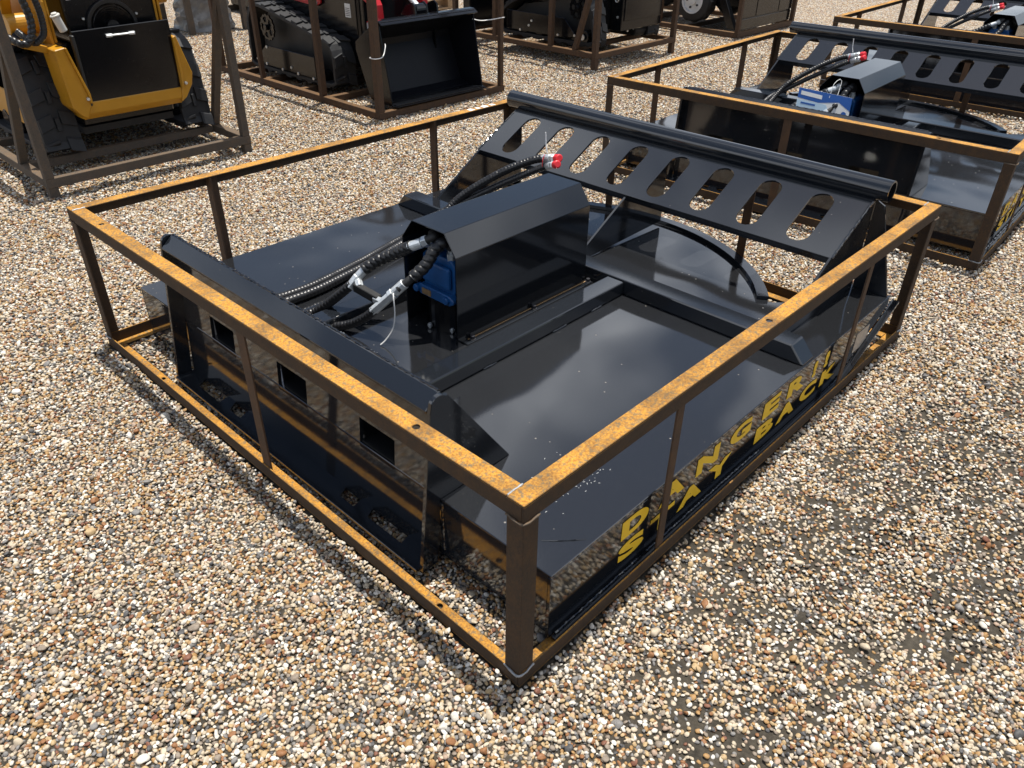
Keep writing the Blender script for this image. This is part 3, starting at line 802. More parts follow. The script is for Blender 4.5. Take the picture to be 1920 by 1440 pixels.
    for k, ya in enumerate((.20, .56, .92, 1.27, 1.60)):
        q = P0 + U * .2765 + N * .003
        bead([(q.x, ya, q.z), (q.x, ya + .055, q.z)], .0032, 40 + k).build('weld_bead', 'black', po, smooth=True)
    top = P0 + U * .285
    def gus_poly(x_end, x_foot):
        return [(1.195, DZ + .0005), (P0.x, P0.z - .0085), (top.x, top.z - .010), (x_end, top.z - .012), (x_foot, DZ + .0005)]
    for ya, yb in ((.1495, .158), (.913, .921), (1.6565, 1.665)):
        mid = abs(ya - .913) < .01
        lo = 1.262 if mid else 1.262
        poly = [(lo, DZ + .0005), (lo, DZ + .022), (P0.x, P0.z - .001), (top.x - .004, top.z - .004), (1.772, top.z - .022), (1.772, DZ + .0005)]
        if mid:
            poly = [(lo, DZ + .0005), (lo, DZ + .022), (P0.x, P0.z - .009), (top.x - .004, top.z - .0135), (1.772, top.z - .03), (1.772, DZ + .0155)]
        g = MB().prism([poly], pxz, ya, yb).build('guard_gusset', 'black', c, bevel=.0008)
        if not mid:
            yw = ya - .001 if ya < 1 else yb + .001
            bead([(P0.x, yw, P0.z), (top.x, yw, top.z - .003)], .0042, 51).build('weld_bead', 'black', g, smooth=True)
    for s_, ya, yb in ((0, .034, .149), (1, 1.798, 1.6655)):
        wing = [(ya, DZ + .0005), (yb, DZ + .0005), (yb, .50), (yb - (.03 if s_ == 0 else -.03), .485)]
        MB().prism([wing], pyz, 1.778, 1.786).build('guard_wing', 'black', c, bevel=.0008)
    return c

# ------------------------------------------------------------------ crates and cutters placed
crate = make_crate()
cutter = make_cutter()
crate_labels = ['low crate of orange-rusted angle steel in the foreground, around the nearest brush cutter',
                'low rusted crate behind the front guard of the nearest brush cutter, second in the row',
                'farthest low rusted crate, cut off by the top right corner']
cutter_labels = ['nearest glossy black brush cutter with yellow DANGER STAY BACK lettering on its side',
                 'black brush cutter in the second crate, with a blue and white tag on its hoses',
                 'farthest black brush cutter, in the crate at the top right corner']
for i, (loc, rz) in enumerate(crate_frames()):
    a = crate if i == 0 else copy_tree(crate)
    b = cutter if i == 0 else copy_tree(cutter)
    for o, lab in ((a, crate_labels[i]), (b, cutter_labels[i])):
        o.location = loc; o.rotation_euler = (0, 0, rz); o['label'] = lab


# marks that only the nearest crate and cutter carry
def near_marks():
    for k, (x, w) in enumerate(((1.655, .030), (1.700, .022), (1.735, .034), (1.785, .026))):
        MB().prism([[(x, CR_W - .036 + .004 * (k % 2)), (x + w, CR_W - .034), (x + w * .9, CR_W - .006 - .006 * (k % 2)), (x + .003, CR_W - .008)]], pxy, CR_H + .0002, CR_H + .0005).build('paint_mark', 'label', crate)
    chip = [(.300, .300), (.312, .288), (.330, .292), (.338, .281), (.352, .288), (.349, .300), (.336, .306), (.330, .318), (.312, .312)]
    MB().prism([[(a + .0, b - .075) for a, b in chip]], pxy, DZ + .0002, DZ + .0005).build('paint_chip', 'hose_matt', cutter)
    bead([(.178, .110, DZ), (.200, .085, DZ), (.225, .062, DZ), (.245, .045, DZ)], .0016, 77).build('paint_run', 'black', cutter, smooth=True)
    rnd = random.Random(8)
    m = MB()
    for k in range(70):
        x, y = rnd.gauss(.36, .05), rnd.gauss(.19, .035)
        a, l = rnd.uniform(0, 3.14), rnd.uniform(.0015, .006)
        m.sweep([(x, y, DZ + .0004), (x + l * math.cos(a), y + l * math.sin(a), DZ + .0004)], .0005, 4)
    m.build('paint_flakes', 'label', cutter)
near_marks()

# ------------------------------------------------------------------ tag on the second cutter
def local_to(frame, p):
    (ox, oy, oz), rz = frame
    c, s = math.cos(rz), math.sin(rz)
    return (ox + p[0] * c - p[1] * s, oy + p[0] * s + p[1] * c, oz + p[2])

def tag_card():
    t = thing('auction_tag', 'blue and white card hanging from the hoses of the second brush cutter', 'tag', (3.170, 0.950, 0.415), math.radians(-66))
    w, h = 0.125, 0.050
    tilt = lambda u, v, d: (u, d + 0.25 * v, v * 0.96 - 0.12 * u)
    card = MB().prism([[(-w, -h), (w, -h), (w, h), (-w, h)]], tilt, 0, 0.0012).build('card', 'label', t)
    MB().prism([[(-w, 0.004), (-w * .2, -0.002), (w * .55, 0.018), (w, -0.012), (w, h), (-w, h)]], tilt, -0.0006, -0.0001).build('blue_band', 'label_blue', card)
    MB().prism([[(-w * .9, 0.020), (-w * .1, 0.016), (-w * .1, 0.034), (-w * .9, 0.038)]], tilt, -0.0011, -0.0007).build('white_panel', 'label', card)
    MB().prism([[(-w, -h), (w * .3, -h), (w * .1, -0.004), (-w, -0.004)]], tilt, -0.0005, -0.0001).build('pale_panel', 'label_pale', card)
    MB().prism([arc(w * .8, -0.030, 0.012, 0, 345, 20)], tilt, -0.0009, -0.0005).build('round_mark', 'label_blue', card)
    MB().prism([[(-w * .85, -0.020), (-w * .3, -0.020), (-w * .3, -0.012), (-w * .85, -0.012)]], tilt, -0.0011, -0.0006).build('text_line', 'label_blue', card)
    MB().sweep(catmull([tilt(0.02, 0.03, 0), (0.03, 0.03, 0.09), (0.06, 0.05, 0.10), tilt(0.05, 0.0, 0)], 0.01), 0.0015, 6).build('tie', 'white', t, smooth=True)
tag_card()

# ------------------------------------------------------------------ rubber tracks
def make_track(parent, x0, x1, path, lug=0.013, thick=0.022, n=92, mat='rubber'):
    P = [Vector((0, y, z)) for y, z in path]
    L = sum((P[(i + 1) % len(P)] - P[i]).length for i in range(len(P)))
    # round the corners by sampling a closed spline
    pts = []
    m = len(P)
    for i in range(m):
        p0, p1, p2, p3 = P[i - 1], P[i], P[(i + 1) % m], P[(i + 2) % m]
        k = max(2, int(n * (p2 - p1).length / L))
        for j in range(k):
            t = j / k
            q = 0.5 * ((2 * p1) + (p2 - p0) * t + (2*p0 - 5*p1 + 4*p2 - p3) * t*t + (3*p1 - p0 - 3*p2 + p3) * t**3)
            lin = p1.lerp(p2, t)
            pts.append(lin.lerp(q, 0.55))
    N = len(pts)
    cen = sum(pts, Vector()) / N
    nr = []
    for i in range(N):
        d = (pts[(i + 1) % N] - pts[i - 1]).normalized()
        q = Vector((0, d.z, -d.y))
        if q.dot(pts[i] - cen) < 0:
            q = -q
        nr.append(q)
    mb = MB()
    for i in range(N):
        for x, o in ((x0, 0), (x1, 0), (x1, -thick), (x0, -thick)):
            q = pts[i] + nr[i] * o
            mb.v.append((x, q.y, q.z))
    for i in range(N):
        a, b = i * 4, ((i + 1) % N) * 4
        for j in range(4):
            k = (j + 1) % 4
            mb.f.append((a + j, a + k, b + k, b + j))
    w = x1 - x0
    def lugbox(i, xa, xb, la, skew):
        p, q, nn = pts[i], pts[(i + la) % N], nr[i]
        e = 0.001
        d = (q - p)
        c = []
        for hgt in (-e, lug):
            for (x, base, s) in ((xa, p, 0), (xb, p, skew), (xb, q, skew), (xa, q, 0)):
                v = base + nn * hgt + d * s * (1 if hgt < 0 else 1)
                c.append((x, v.y, v.z))
        mb.quadbox(c)
    i = 0
    while i < N - 1:
        lugbox(i, x0 + 0.002, x0 + w * .40, 2, 0.35)
        lugbox((i + 1) % N, x0 + w * .60, x1 - 0.002, 2, -0.35)
        lugbox(i, x0 + w * .44, x0 + w * .56, 2, 0)
        i += 4
    return mb.build('rubber_track', mat, parent, bevel=0.002)

def roller(parent, x0, x1, y, z, r, mat='loader_black', name='track_roller'):
    return MB().cyl((x0, y, z), (x1, y, z), r, 20).build(name, mat, parent, bevel=0.003)
def bolt(parent, p, axis, r=0.008, h=0.006, mat='zinc'):
    a = Vector(p); d = Vector(axis)
    return MB().cyl(a, a + d * h, r, 6).build('bolt', mat, parent)
def spoked(parent, x, y, z, r, side, mat='loader_black'):
    loops = [[(y + (r if i % 2 else r * .9) * math.cos(2 * math.pi * i / 28), z + (r if i % 2 else r * .9) * math.sin(2 * math.pi * i / 28)) for i in range(28)]]
    for k in range(5):
        a = 2 * math.pi * k / 5
        loops.append([(y + rr * math.cos(a + t), z + rr * math.sin(a + t)) for rr, t in ((r * .40, -.34), (r * .76, -.38), (r * .80, 0), (r * .76, .38), (r * .40, .34))])
    s = MB().prism(loops, pyz, x, x + side * 0.012).build('sprocket', mat, parent)
    MB().cyl((x - side * .004, y, z), (x - side * .02, y, z), r * .22, 18).build('hub', 'loader_black', s, bevel=.002)
    return s

def cage(label, x0, x1, y0, y1, top, base, mat, posts, feet=0.0, cross=(), diag=None, w=0.042):
    t = thing('shipping_cage', label, 'cage', (x0, y0, 0), 0, 'tall steel cages around the loaders')
    def part(nm, xa, xb, ya, yb, za, zb):
        MB().box(xa - x0, xb - x0, ya - y0, yb - y0, za, zb).build(nm, mat, t, bevel=0.002)
    for zz in (base, top):
        za, zb = zz - w, zz
        part('rail', x0, x1, y0, y0 + w, za, zb)
        part('rail', x0, x1, y1 - w, y1, za, zb)
        part('rail', x0, x0 + w, y0 + w + .001, y1 - w - .001, za, zb)
        part('rail', x1 - w, x1, y0 + w + .001, y1 - w - .001, za, zb)
    for x, y, pw in posts:
        part('post', x, x + pw, y, y + pw, base + .0005, top - w - .0005)
    for y in cross:
        part('cross_rail', x0 + w + .001, x1 - w - .001, y, y + w, base - w + .002, base - .002)
    if feet:
        for x in (x0 + .002, x1 - w - .004):
            for y in (y0 + .002, y1 - w - .004):
                part('foot', x, x + w + .002, y, y + w + .002, -0.004, base - w - .0005)
    if diag:
        for a, b in diag:
            h2 = w * .47
            q = [(a[0] + i - x0, a[1] + j - y0, a[2]) for i, j in ((-h2, -h2), (h2, -h2), (h2, h2), (-h2, h2))]
            q += [(b[0] + i - x0, b[1] + j - y0, b[2]) for i, j in ((-h2, -h2), (h2, -h2), (h2, h2), (-h2, h2))]
            MB().quadbox(q).build('brace', mat, t, bevel=.002)
    return t

# ------------------------------------------------------------------ yellow loader in the left cage, its rear towards the viewer
W1 = 0.04
cage('tall cage of grey unpainted steel tube around the yellow loader at the left edge', 0.385, 1.470, 3.44, 5.10, 0.92, 0.088, 'mill',
     [(0.387, 3.442, W1), (1.428, 3.442, W1), (0.387, 5.058, W1), (1.428, 5.058, W1)], feet=1, cross=(3.775, 4.3, 4.75), diag=(((.408, 3.80, .088), (.408, 3.475, .74)), ((1.449, 3.79, .088), (1.449, 3.475, .82))))

def yellow_loader():
    ox, oy = 0.96, 3.66
    t = thing('track_loader', 'yellow compact track loader with a black rear door and fan grille, at the left edge', 'loader', (0, 0, 0.0))
    z0 = 0.090
    path = [(3.80, z0 + .022), (3.755, z0 + .07), (3.80, .40), (3.86, .535), (3.95, .570), (4.06, .555), (4.72, .40), (4.86, .30), (4.88, z0 + .06), (4.83, z0 + .022)]
    for x0, x1, sd in ((0.520, 0.700, -1), (1.255, 1.420, 1)):
        make_track(t, x0, x1, path, lug=0.014)
        xo = x0 if sd < 0 else x1
        f = MB().prism([[(3.92, .19), (4.75, .19), (4.62, .34), (4.02, .34)]], pyz, xo - sd * .045, xo - sd * .035).build('track_frame', 'yellow', t, bevel=.004)
        for y in (4.0, 4.2, 4.4, 4.6):
            roller(t, x0 + .03, x1 - .03, y, z0 + .075, .05)
        spoked(t, xo - sd * .03, 3.94, .45, .085, -sd)
        roller(t, x0 + .03, x1 - .03, 4.75, .23, .09, name='idler')
    # chassis and yellow shell
    MB().box(.74, 1.235, 3.80, 4.86, .20, .60).build('chassis', 'loader_black', t, bevel=.01)
    beam = MB().prism([[(3.640, .352), (3.640, .300), (3.665, .268), (3.80, .268), (3.80, .352)]], pyz, .708, 1.226).build('rear_bumper', 'yellow', t, bevel=.003)
    # side posts: bent plates that flare at the foot
    for sd in (-1, 1):
        cx = 0.730 if sd < 0 else 1.214
        o = (lambda a: a)
        if sd < 0:
            fr_ = [(.650, .606), (.702, .614), (.752, .395), (.752, .345), (.718, .279), (.692, .298), (.662, .335)]
        else:
            fr_ = [(1.232, .604), (1.250, .606), (1.302, .415), (1.288, .360), (1.245, .300), (1.214, .279), (1.226, .345)]
        sp_ = MB().prism([fr_], pxz, 3.632, 3.80).build('side_post', 'yellow', t, bevel=.004)
        edge = [(.694, .612), (.702, .614), (.754, .395), (.754, .350), (.744, .352), (.744, .393)] if sd < 0 else [(1.226, .602), (1.236, .604), (1.240, .420), (1.232, .350), (1.224, .352), (1.230, .420)]
        MB().prism([edge], pxz, 3.618, 3.6315).build('hinge_plate', 'yellow', sp_, bevel=.002)
        bolt(sp_, (.738 if sd < 0 else 1.250, 3.631, .372), (0, -1, 0), .008, .012)
        # fender over the track and tall loader tower
        xa, xb = (0.54, .655) if sd < 0 else (cx + .036, 1.39)
        if sd < 0:
            MB().prism([[(xa, .655), (xb, .612), (xb, .578), (xa, .618)]], pxz, 3.72, 4.55).build('fender', 'yellow', t, bevel=.003)
        xt = cx + (-.045 if sd < 0 else .002)
        MB().prism([[(3.74, .600), (3.90, .600), (4.25, 1.12), (4.05, 1.20), (3.82, 1.12), (3.73, .80)]], pyz, xt, xt + .012).build('loader_tower', 'yellow', t, bevel=.002)
    # lift arm pivots and arms
    for x in (.565, 1.345):
        arm = MB().prism([[(3.78, 1.04), (3.96, .72), (4.9, .50), (5.0, .44), (5.03, .50), (4.95, .58), (4.05, .84), (3.92, 1.12)]], pyz, x, x + .05).build('lift_arm', 'yellow', t, bevel=.004)
    MB().cyl((.545, 3.86, .70), (.70, 3.86, .70), .048, 24).build('arm_pivot', 'yellow', t, bevel=.003)
    MB().cyl((.560, 3.80, .655), (.640, 4.30, .40), .022, 14).build('lift_cylinder', 'loader_black', t)
    # rear door, fan shroud, engine bay
    door = MB().prism([[(.758, .346), (1.232, .350), (1.236, .684), (.752, .676)]], pxz, 3.646, 3.656).build('rear_door', 'loader_black', t, bevel=.003)
    MB().box(.742, .757, 3.632, 3.664, .335, .66).build('door_seal', 'hose_matt', door, bevel=.004)
    h = MB().cyl((.905, 3.634, .6415), (1.045, 3.634, .6415), .0045, 10)
    for x in (.905, 1.018):
        h.box(x, x + .030, 3.632, 3.6455, .634, .649)
    h.build('door_handle', 'zinc', door, bevel=.002)
    MB().box(.735, 1.22, 3.665, 3.80, .285, .32).build('belly_plate', 'hose_matt', t)
    MB().box(.735, 1.22, 3.80, 4.86, .165, .199).build('belly_plate', 'hose_matt', t)
    eng = MB().box(.775, 1.225, 3.735, 4.10, .60, .98).build('engine_shroud', 'loader_black', t, bevel=.02, seg=3)
    fx, fz, fr = .985, .665, .125
    ring = [[(fx + fr * math.cos(a), fz + fr * math.sin(a)) for a in np.linspace(0, 6.2832, 41)[:-1]], [(fx + fr * .86 * math.cos(a), fz + fr * .86 * math.sin(a)) for a in np.linspace(0, 6.2832, 41)[:-1]]]
    fan = MB().prism(ring, pxz, 3.716, 3.7345).build('fan_grille', 'hose', t, bevel=.002)
    m = MB()
    for k in range(7):
        rr = fr * (.30 + .08 * k)
        m.sweep([(fx + rr * math.cos(a), 3.722 - .002 * k % 3, fz + rr * math.sin(a)) for a in np.linspace(0, 6.2832, 41)], .0022, 5, cap=False)
    m.build('grille_rings', 'loader_black', fan, smooth=True)
    m = MB()
    for k in range(12):
        a = k * math.pi / 6
        m.cyl((fx + fr * .2 * math.cos(a), 3.722, fz + fr * .2 * math.sin(a)), (fx + fr * .9 * math.cos(a), 3.722, fz + fr * .9 * math.sin(a)), .0026, 5)
    m.build('grille_spokes', 'loader_black', fan)
    MB().cyl((fx, 3.714, fz), (fx, 3.730, fz), fr * .25, 20).build('fan_hub', 'hose', fan)
    for a in (20, 90, 160):
        bolt(fan, (fx + fr * 1.12 * math.cos(math.radians(a)), 3.7345, fz + fr * 1.12 * math.sin(math.radians(a))), (0, -1, 0), .006, .008)
    m = MB().cyl((.740, 3.700, .672), (.721, 3.700, .738), .019, 18); m.cyl((.721, 3.700, .738), (.718, 3.700, .748), .023, 18); m.cyl((.718, 3.700, .748), (.716, 3.700, .756), .014, 12)
    m.build('coolant_bottle', 'tank', t, bevel=.003)
    MB().box(.795, .815, 3.722, 3.7235, .80, .85).build('hang_tag', 'label', t)
    MB().prism([[(3.70, .98), (4.3, .98), (4.3, 1.10), (3.80, 1.10)]], pyz, .775, 1.245).build('engine_hood', 'yellow', t, bevel=.01)
    for x in (.700, 1.238):
        MB().box(x, x + .012, 3.74, 4.60, .62, .98).build('body_side', 'yellow', t, bevel=.003)
    MB().box(.78, 1.21, 4.60, 4.66, .60, 1.15).build('control_panel', 'loader_black', t, bevel=.01)
    # hoses drooping at the rear left
    hose(t, [(.560, 3.70, 1.02), (.578, 3.65, .86), (.590, 3.64, .753), (.579, 3.635, .692), (.552, 3.635, .652), (.520, 3.645, .650), (.490, 3.69, .675)], .0165, .022, .16)
    hose(t, [(.615, 3.70, 1.02), (.630, 3.65, .86), (.639, 3.64, .77), (.632, 3.64, .69), (.606, 3.645, .655), (.577, 3.66, .647), (.545, 3.72, .69)], .0145, .013, .08)
    # digging bucket at the far end
    MB().prism([[(4.98, .12), (5.25, .12), (5.25, .14), (5.02, .15), (5.00, .50), (4.96, .50)]], pyz, .50, 1.42).build('front_bucket', 'loader_black', t)
    return t
yellow_loader()

# ------------------------------------------------------------------ black and red loader with bucket
cage('tall cage of brown rusted tube around the red and black loader with a bucket', 2.378, 3.520, 3.442, 5.44, 1.08, 0.046, 'rust_brown',
     [(2.379, 3.443, .044), (3.476, 3.443, .032), (2.379, 4.060, .040), (2.379, 4.815, .032), (3.478, 4.4, .036), (2.379, 5.398, .04), (3.478, 5.398, .04)], cross=(4.02, 4.35, 4.8, 5.15), w=.042)

def bucket_loader():
    t = thing('track_loader', 'black compact track loader with red arms and an empty black bucket facing the camera', 'loader')
    z0 = 0.050
    path = [(4.14, z0 + .022), (4.085, z0 + .08), (4.085, .27), (4.125, .345), (4.20, .372), (4.95, .515), (5.07, .50), (5.15, .40), (5.17, z0 + .08), (5.12, z0 + .022)]
    for x0, x1, sd in ((2.515, 2.690, -1), (3.190, 3.360, 1)):
        make_track(t, x0, x1, path, lug=0.013)
        xo = x0 if sd < 0 else x1
        pn = MB().prism([[(4.300, .098), (4.300, .245), (4.920, .245), (5.075, .135), (4.93, .105)]], pyz, xo - .012, xo + .002).build('track_frame', 'loader_black', t, bevel=.003)
        for (y, z) in ((4.90, .235), (4.93, .115), (4.72, .105), (4.60, .135), (4.52, .105), (5.05, .135), (4.33, .10)):
            bolt(pn, (xo + sd * .012, y, z), (sd, 0, 0), .010, .007)
        for y in (4.28, 4.45, 4.62, 4.79, 4.96):
            roller(t, x0 + .02, x1 - .02, y, z0 + .065, .042)
        spoked(t, xo - sd * .012, 4.90, .365, .092, -sd)
        MB().prism([[(4.16, .12), (4.16, .30), (4.95, .46), (5.08, .40), (5.10, .12)]], pyz, xo - sd * .10, xo - sd * .09).build('inner_plate', 'hose_matt', t)
    # body
    MB().box(2.705, 3.175, 4.02, 5.10, .20, .78).build('chassis', 'loader_black', t, bevel=.012)
    fb = MB().box(2.715, 3.165, 3.975, 4.0195, .225, .95).build('front_plate', 'loader_black', t, bevel=.006)
    st = MB().prism([[(2.735, .428), (2.800, .440), (2.800, .490), (2.735, .478)]], pxz, 3.972, 3.9745).build('warning_sticker', 'label', fb)
    MB().prism([[(2.735, .480), (2.800, .492), (2.800, .498), (2.735, .486)]], pxz, 3.9715, 3.9745).build('sticker_band', 'cap_red', fb)
    MB().prism([[(2.745, .440), (2.757, .442), (2.757, .468), (2.745, .466)]], pxz, 3.9713, 3.9719).build('sticker_symbol', 'print', fb)
    MB().prism([[(2.775, .446), (2.790, .448), (2.790, .472), (2.775, .470)]], pxz, 3.9713, 3.9719).build('sticker_symbol', 'label_pale', fb)
    MB().sweep([(2.765 + .017 * math.cos(a), 3.966, .392 + .022 * math.sin(a)) for a in np.linspace(0, 6.2832, 20)], .0055, 8, cap=False).build('tie_down_ring', 'zinc', fb, smooth=True)
    sb = MB().box(2.692, 2.7045, 4.03, 5.0, .40, .95).build('body_side', 'loader_black', t, bevel=.003)
    MB().box(2.690, 2.6918, 4.085, 4.145, .500, .585).build('data_label', 'label', sb)
    for k in range(5):
        MB().box(2.6893, 2.6899, 4.092, 4.138, .510 + .011 * k, .514 + .011 * k).build('label_line', 'print', sb)
    letters(sb, [(ch, 0, 0, 0, 0) for ch in ''], 'print', lambda a, b: (2.689, a, b))
    red = MB().prism([[(4.40, .560), (4.46, .535), (4.82, .555), (4.88, .62), (4.88, .75), (4.40, .75)]] + [rounded_hole(y, .588, .014) for y in (4.52, 4.60, 4.68, 4.76)], pyz, 2.672, 2.684).build('tower_plate', 'red', t, bevel=.001)
    for y, z in ((4.44, .558), (4.82, .575)):
        bolt(red, (2.671, y, z), (-1, 0, 0), .009, .006)
    # lift arms, tilt cylinder, quick hitch
    for xa in (2.715, 3.105):
        a = MB().prism([[(3.80, .40), (3.87, .40), (3.93, .60), (4.90, 1.00), (5.0, 1.02), (4.98, 1.10), (4.86, 1.08), (3.87, .67), (3.82, .60)]], pyz, xa, xa + .045).build('lift_arm', 'red', t, bevel=.004)
        MB().cyl((xa - .012, 3.835, .425), (xa + .057, 3.835, .425), .026, 20).build('pivot_pin', 'zinc', a, bevel=.003)
    for xa in (2.66, 3.16):
        MB().prism([[(3.775, .10), (3.80, .10), (3.87, .40), (3.86, .45), (3.80, .46), (3.775, .40)]], pyz, xa, xa + .012).build('hitch_ear', 'loader_black', t)
    m = MB().cyl((2.93, 3.66, .585), (2.90, 4.05, .86), .019, 16); m.build('tilt_rod', 'zinc', t)
    MB().cyl((2.905, 3.98, .81), (2.88, 4.45, 1.05), .032, 16).build('tilt_cylinder', 'loader_black', t, bevel=.003)
    MB().cyl((2.885, 3.655, .575), (2.965, 3.655, .575), .036, 20).build('cylinder_eye', 'loader_black', t, bevel=.004)
    for x in (2.87, 2.97, 3.06):
        MB().prism([[(3.62, .535), (3.78, .535), (3.72, .60), (3.66, .62), (3.63, .60)]], pyz, x, x + .012).build('clevis_ear', 'loader_black', t, bevel=.002)
    # bucket shell
    b0, b1 = 2.510, 3.330
    sidep = [(3.452, .062), (3.475, .070), (3.560, .545), (3.600, .548), (3.810, .410), (3.815, .360), (3.700, .075), (3.64, .055)]
    bk = MB()
    shell_out = [(3.430, .058), (3.62, .055), (3.70, .075), (3.815, .360), (3.810, .410), (3.605, .552), (3.54, .552)]
    shell_in = [(3.54, .536), (3.600, .537), (3.798, .405), (3.802, .362), (3.690, .087), (3.615, .066), (3.430, .064)]
    bucket = bk.prism([shell_out + shell_in], pyz, b0 + .010, b1 - .010).build('bucket', 'bucket', t, bevel=.001)
    for xa in (b0, b1 - .0095):
        MB().prism([sidep], pyz, xa, xa + .0095).build('bucket_side', 'loader_black' if xa == b0 else 'bucket', bucket, bevel=.0015)
    MB().prism([[(3.520, .535), (3.556, .558), (3.60, .560), (3.60, .5525), (3.56, .5505), (3.526, .529)]], pyz, b0 - .004, b1 + .004).build('bucket_brow', 'loader_black', bucket, bevel=.002)
    MB().box(b0 + .012, b1 - .012, 3.440, 3.560, .0655, .0705).build('cutting_edge', 'loader_black', bucket, bevel=.001)
    # wire ties to the cage
    MB().sweep(catmull([(2.53, 3.53, .43), (2.50, 3.49, .42), (2.47, 3.47, .385), (2.425, 3.44, .372), (2.372, 3.438, .372), (2.374, 3.49, .372), (2.424, 3.49, .372)], .006), .003, 6).build('wire_tie', 'white', t, smooth=True)
    MB().sweep(catmull([(3.32, 3.56, .49), (3.36, 3.52, .480), (3.42, 3.48, .485), (3.478, 3.440, .495), (3.51, 3.44, .495)], .006), .003, 6).build('wire_tie', 'white', t, smooth=True)
    MB().box(2.72, 3.16, 4.55, 5.12, .78, 1.05).build('engine_cover', 'loader_black', t, bevel=.015)
    return t
bucket_loader()

# ------------------------------------------------------------------ black loader, rear towards the viewer
cage('tall cage of brown rusted tube on feet around the all-black loader', 4.545, 5.690, 3.425, 5.10, 1.20, 0.128, 'rust_brown',
     [(4.546, 3.426, .042), (5.647, 3.426, .042), (4.546, 3.900, .040), (4.546, 4.55, .04), (5.647, 4.3, .04), (4.546, 5.057, .042), (5.647, 5.057, .042)],
     feet=1, cross=(3.75, 4.1, 4.45, 4.8), diag=(((4.57, 3.66, .128), (4.57, 3.48, .72)),), w=.042)
def black_loader():
    t = thing('track_loader', 'all-black compact track loader seen from behind, between the bucket loader and the panelled crate', 'loader')
    z0 = .128
    path = [(3.62, z0 + .022), (3.545, z0 + .08), (3.60, .44), (3.66, .54), (3.76, .565), (4.40, .44), (4.58, .34), (4.64, z0 + .08), (4.58, z0 + .022)]
    for x0, x1, sd in ((4.665, 4.835, -1), (5.42, 5.59, 1)):
        make_track(t, x0, x1, path, lug=.013)
        xo = x0 if sd < 0 else x1
        pn = MB().prism([[(3.72, .205), (3.86, .335), (4.52, .335), (4.52, .185), (3.86, .185)]], pyz, xo - .010, xo + .003).build('track_frame', 'loader_black', t, bevel=.003)
        for (y, z) in ((4.22, .275), (4.25, .235), (3.92, .20), (4.35, .19), (3.74, .215)):
            bolt(pn, (xo + sd * .010, y, z), (sd, 0, 0), .010, .008)
        for y in (3.8, 3.98, 4.16, 4.34):
            roller(t, x0 + .02, x1 - .02, y, z0 + .065, .042)
        spoked(t, xo - sd * .012, 3.74, .42, .092, -sd)
        MB().prism([[(3.62, .20), (3.68, .50), (4.40, .38), (4.55, .28), (4.55, .20)]], pyz, xo - sd * .10, xo - sd * .09).build('inner_plate', 'hose_matt', t)
        w_ = roller(t, x0 + .01, x1 - .01, 3.66, .21, .05, name='idler')
        MB().cyl((xo + sd * .003, 3.66, .21), (xo + sd * .011, 3.66, .21), .022, 18).build('hub_cap', 'zinc', w_)
    MB().box(4.85, 5.405, 3.64, 4.65, .22, .95).build('chassis', 'loader_black', t, bevel=.012)
    box = MB().box(4.985, 5.56, 3.52, 3.639, .235, 1.0).build('rear_housing', 'loader_black', t, bevel=.006)
    MB().box(5.015, 5.545, 3.512, 3.5195, .310, .95).build('rear_panel', 'loader_black', box, bevel=.004)
    MB().sweep([(4.975, 3.575 + .016 * math.cos(a), .475 + .022 * math.sin(a)) for a in np.linspace(0, 6.2832, 20)], .005, 8, cap=False).build('tie_down_ring', 'zinc', box, smooth=True)
    bolt(box, (4.985, 3.56, .34), (-1, 0, 0), .010, .008)
    for x, y in ((5.18, 3.60), (5.30, 3.62), (5.45, 3.58)):
        bolt(t, (x, y, .215), (0, -1, 0), .012, .012)
    m = MB().cyl((5.30, 3.63, .20), (5.52, 3.60, .19), .045, 14); m.box(5.42, 5.55, 3.56, 3.66, .15, .234)
    m.build('hydraulic_pump', 'hose_matt', t, bevel=.006)
    for x in (4.70, 5.49):
        MB().prism([[(3.72, .60), (4.6, .55), (4.9, .40), (4.95, .46), (4.7, .64), (3.74, .72)]], pyz, x, x + .05).build('lift_arm', 'loader_black', t, bevel=.004)
    MB().box(4.60, 5.62, 4.92, 5.02, .14, .55).build('front_bucket', 'loader_black', t, bevel=.01)
    return t
black_loader()

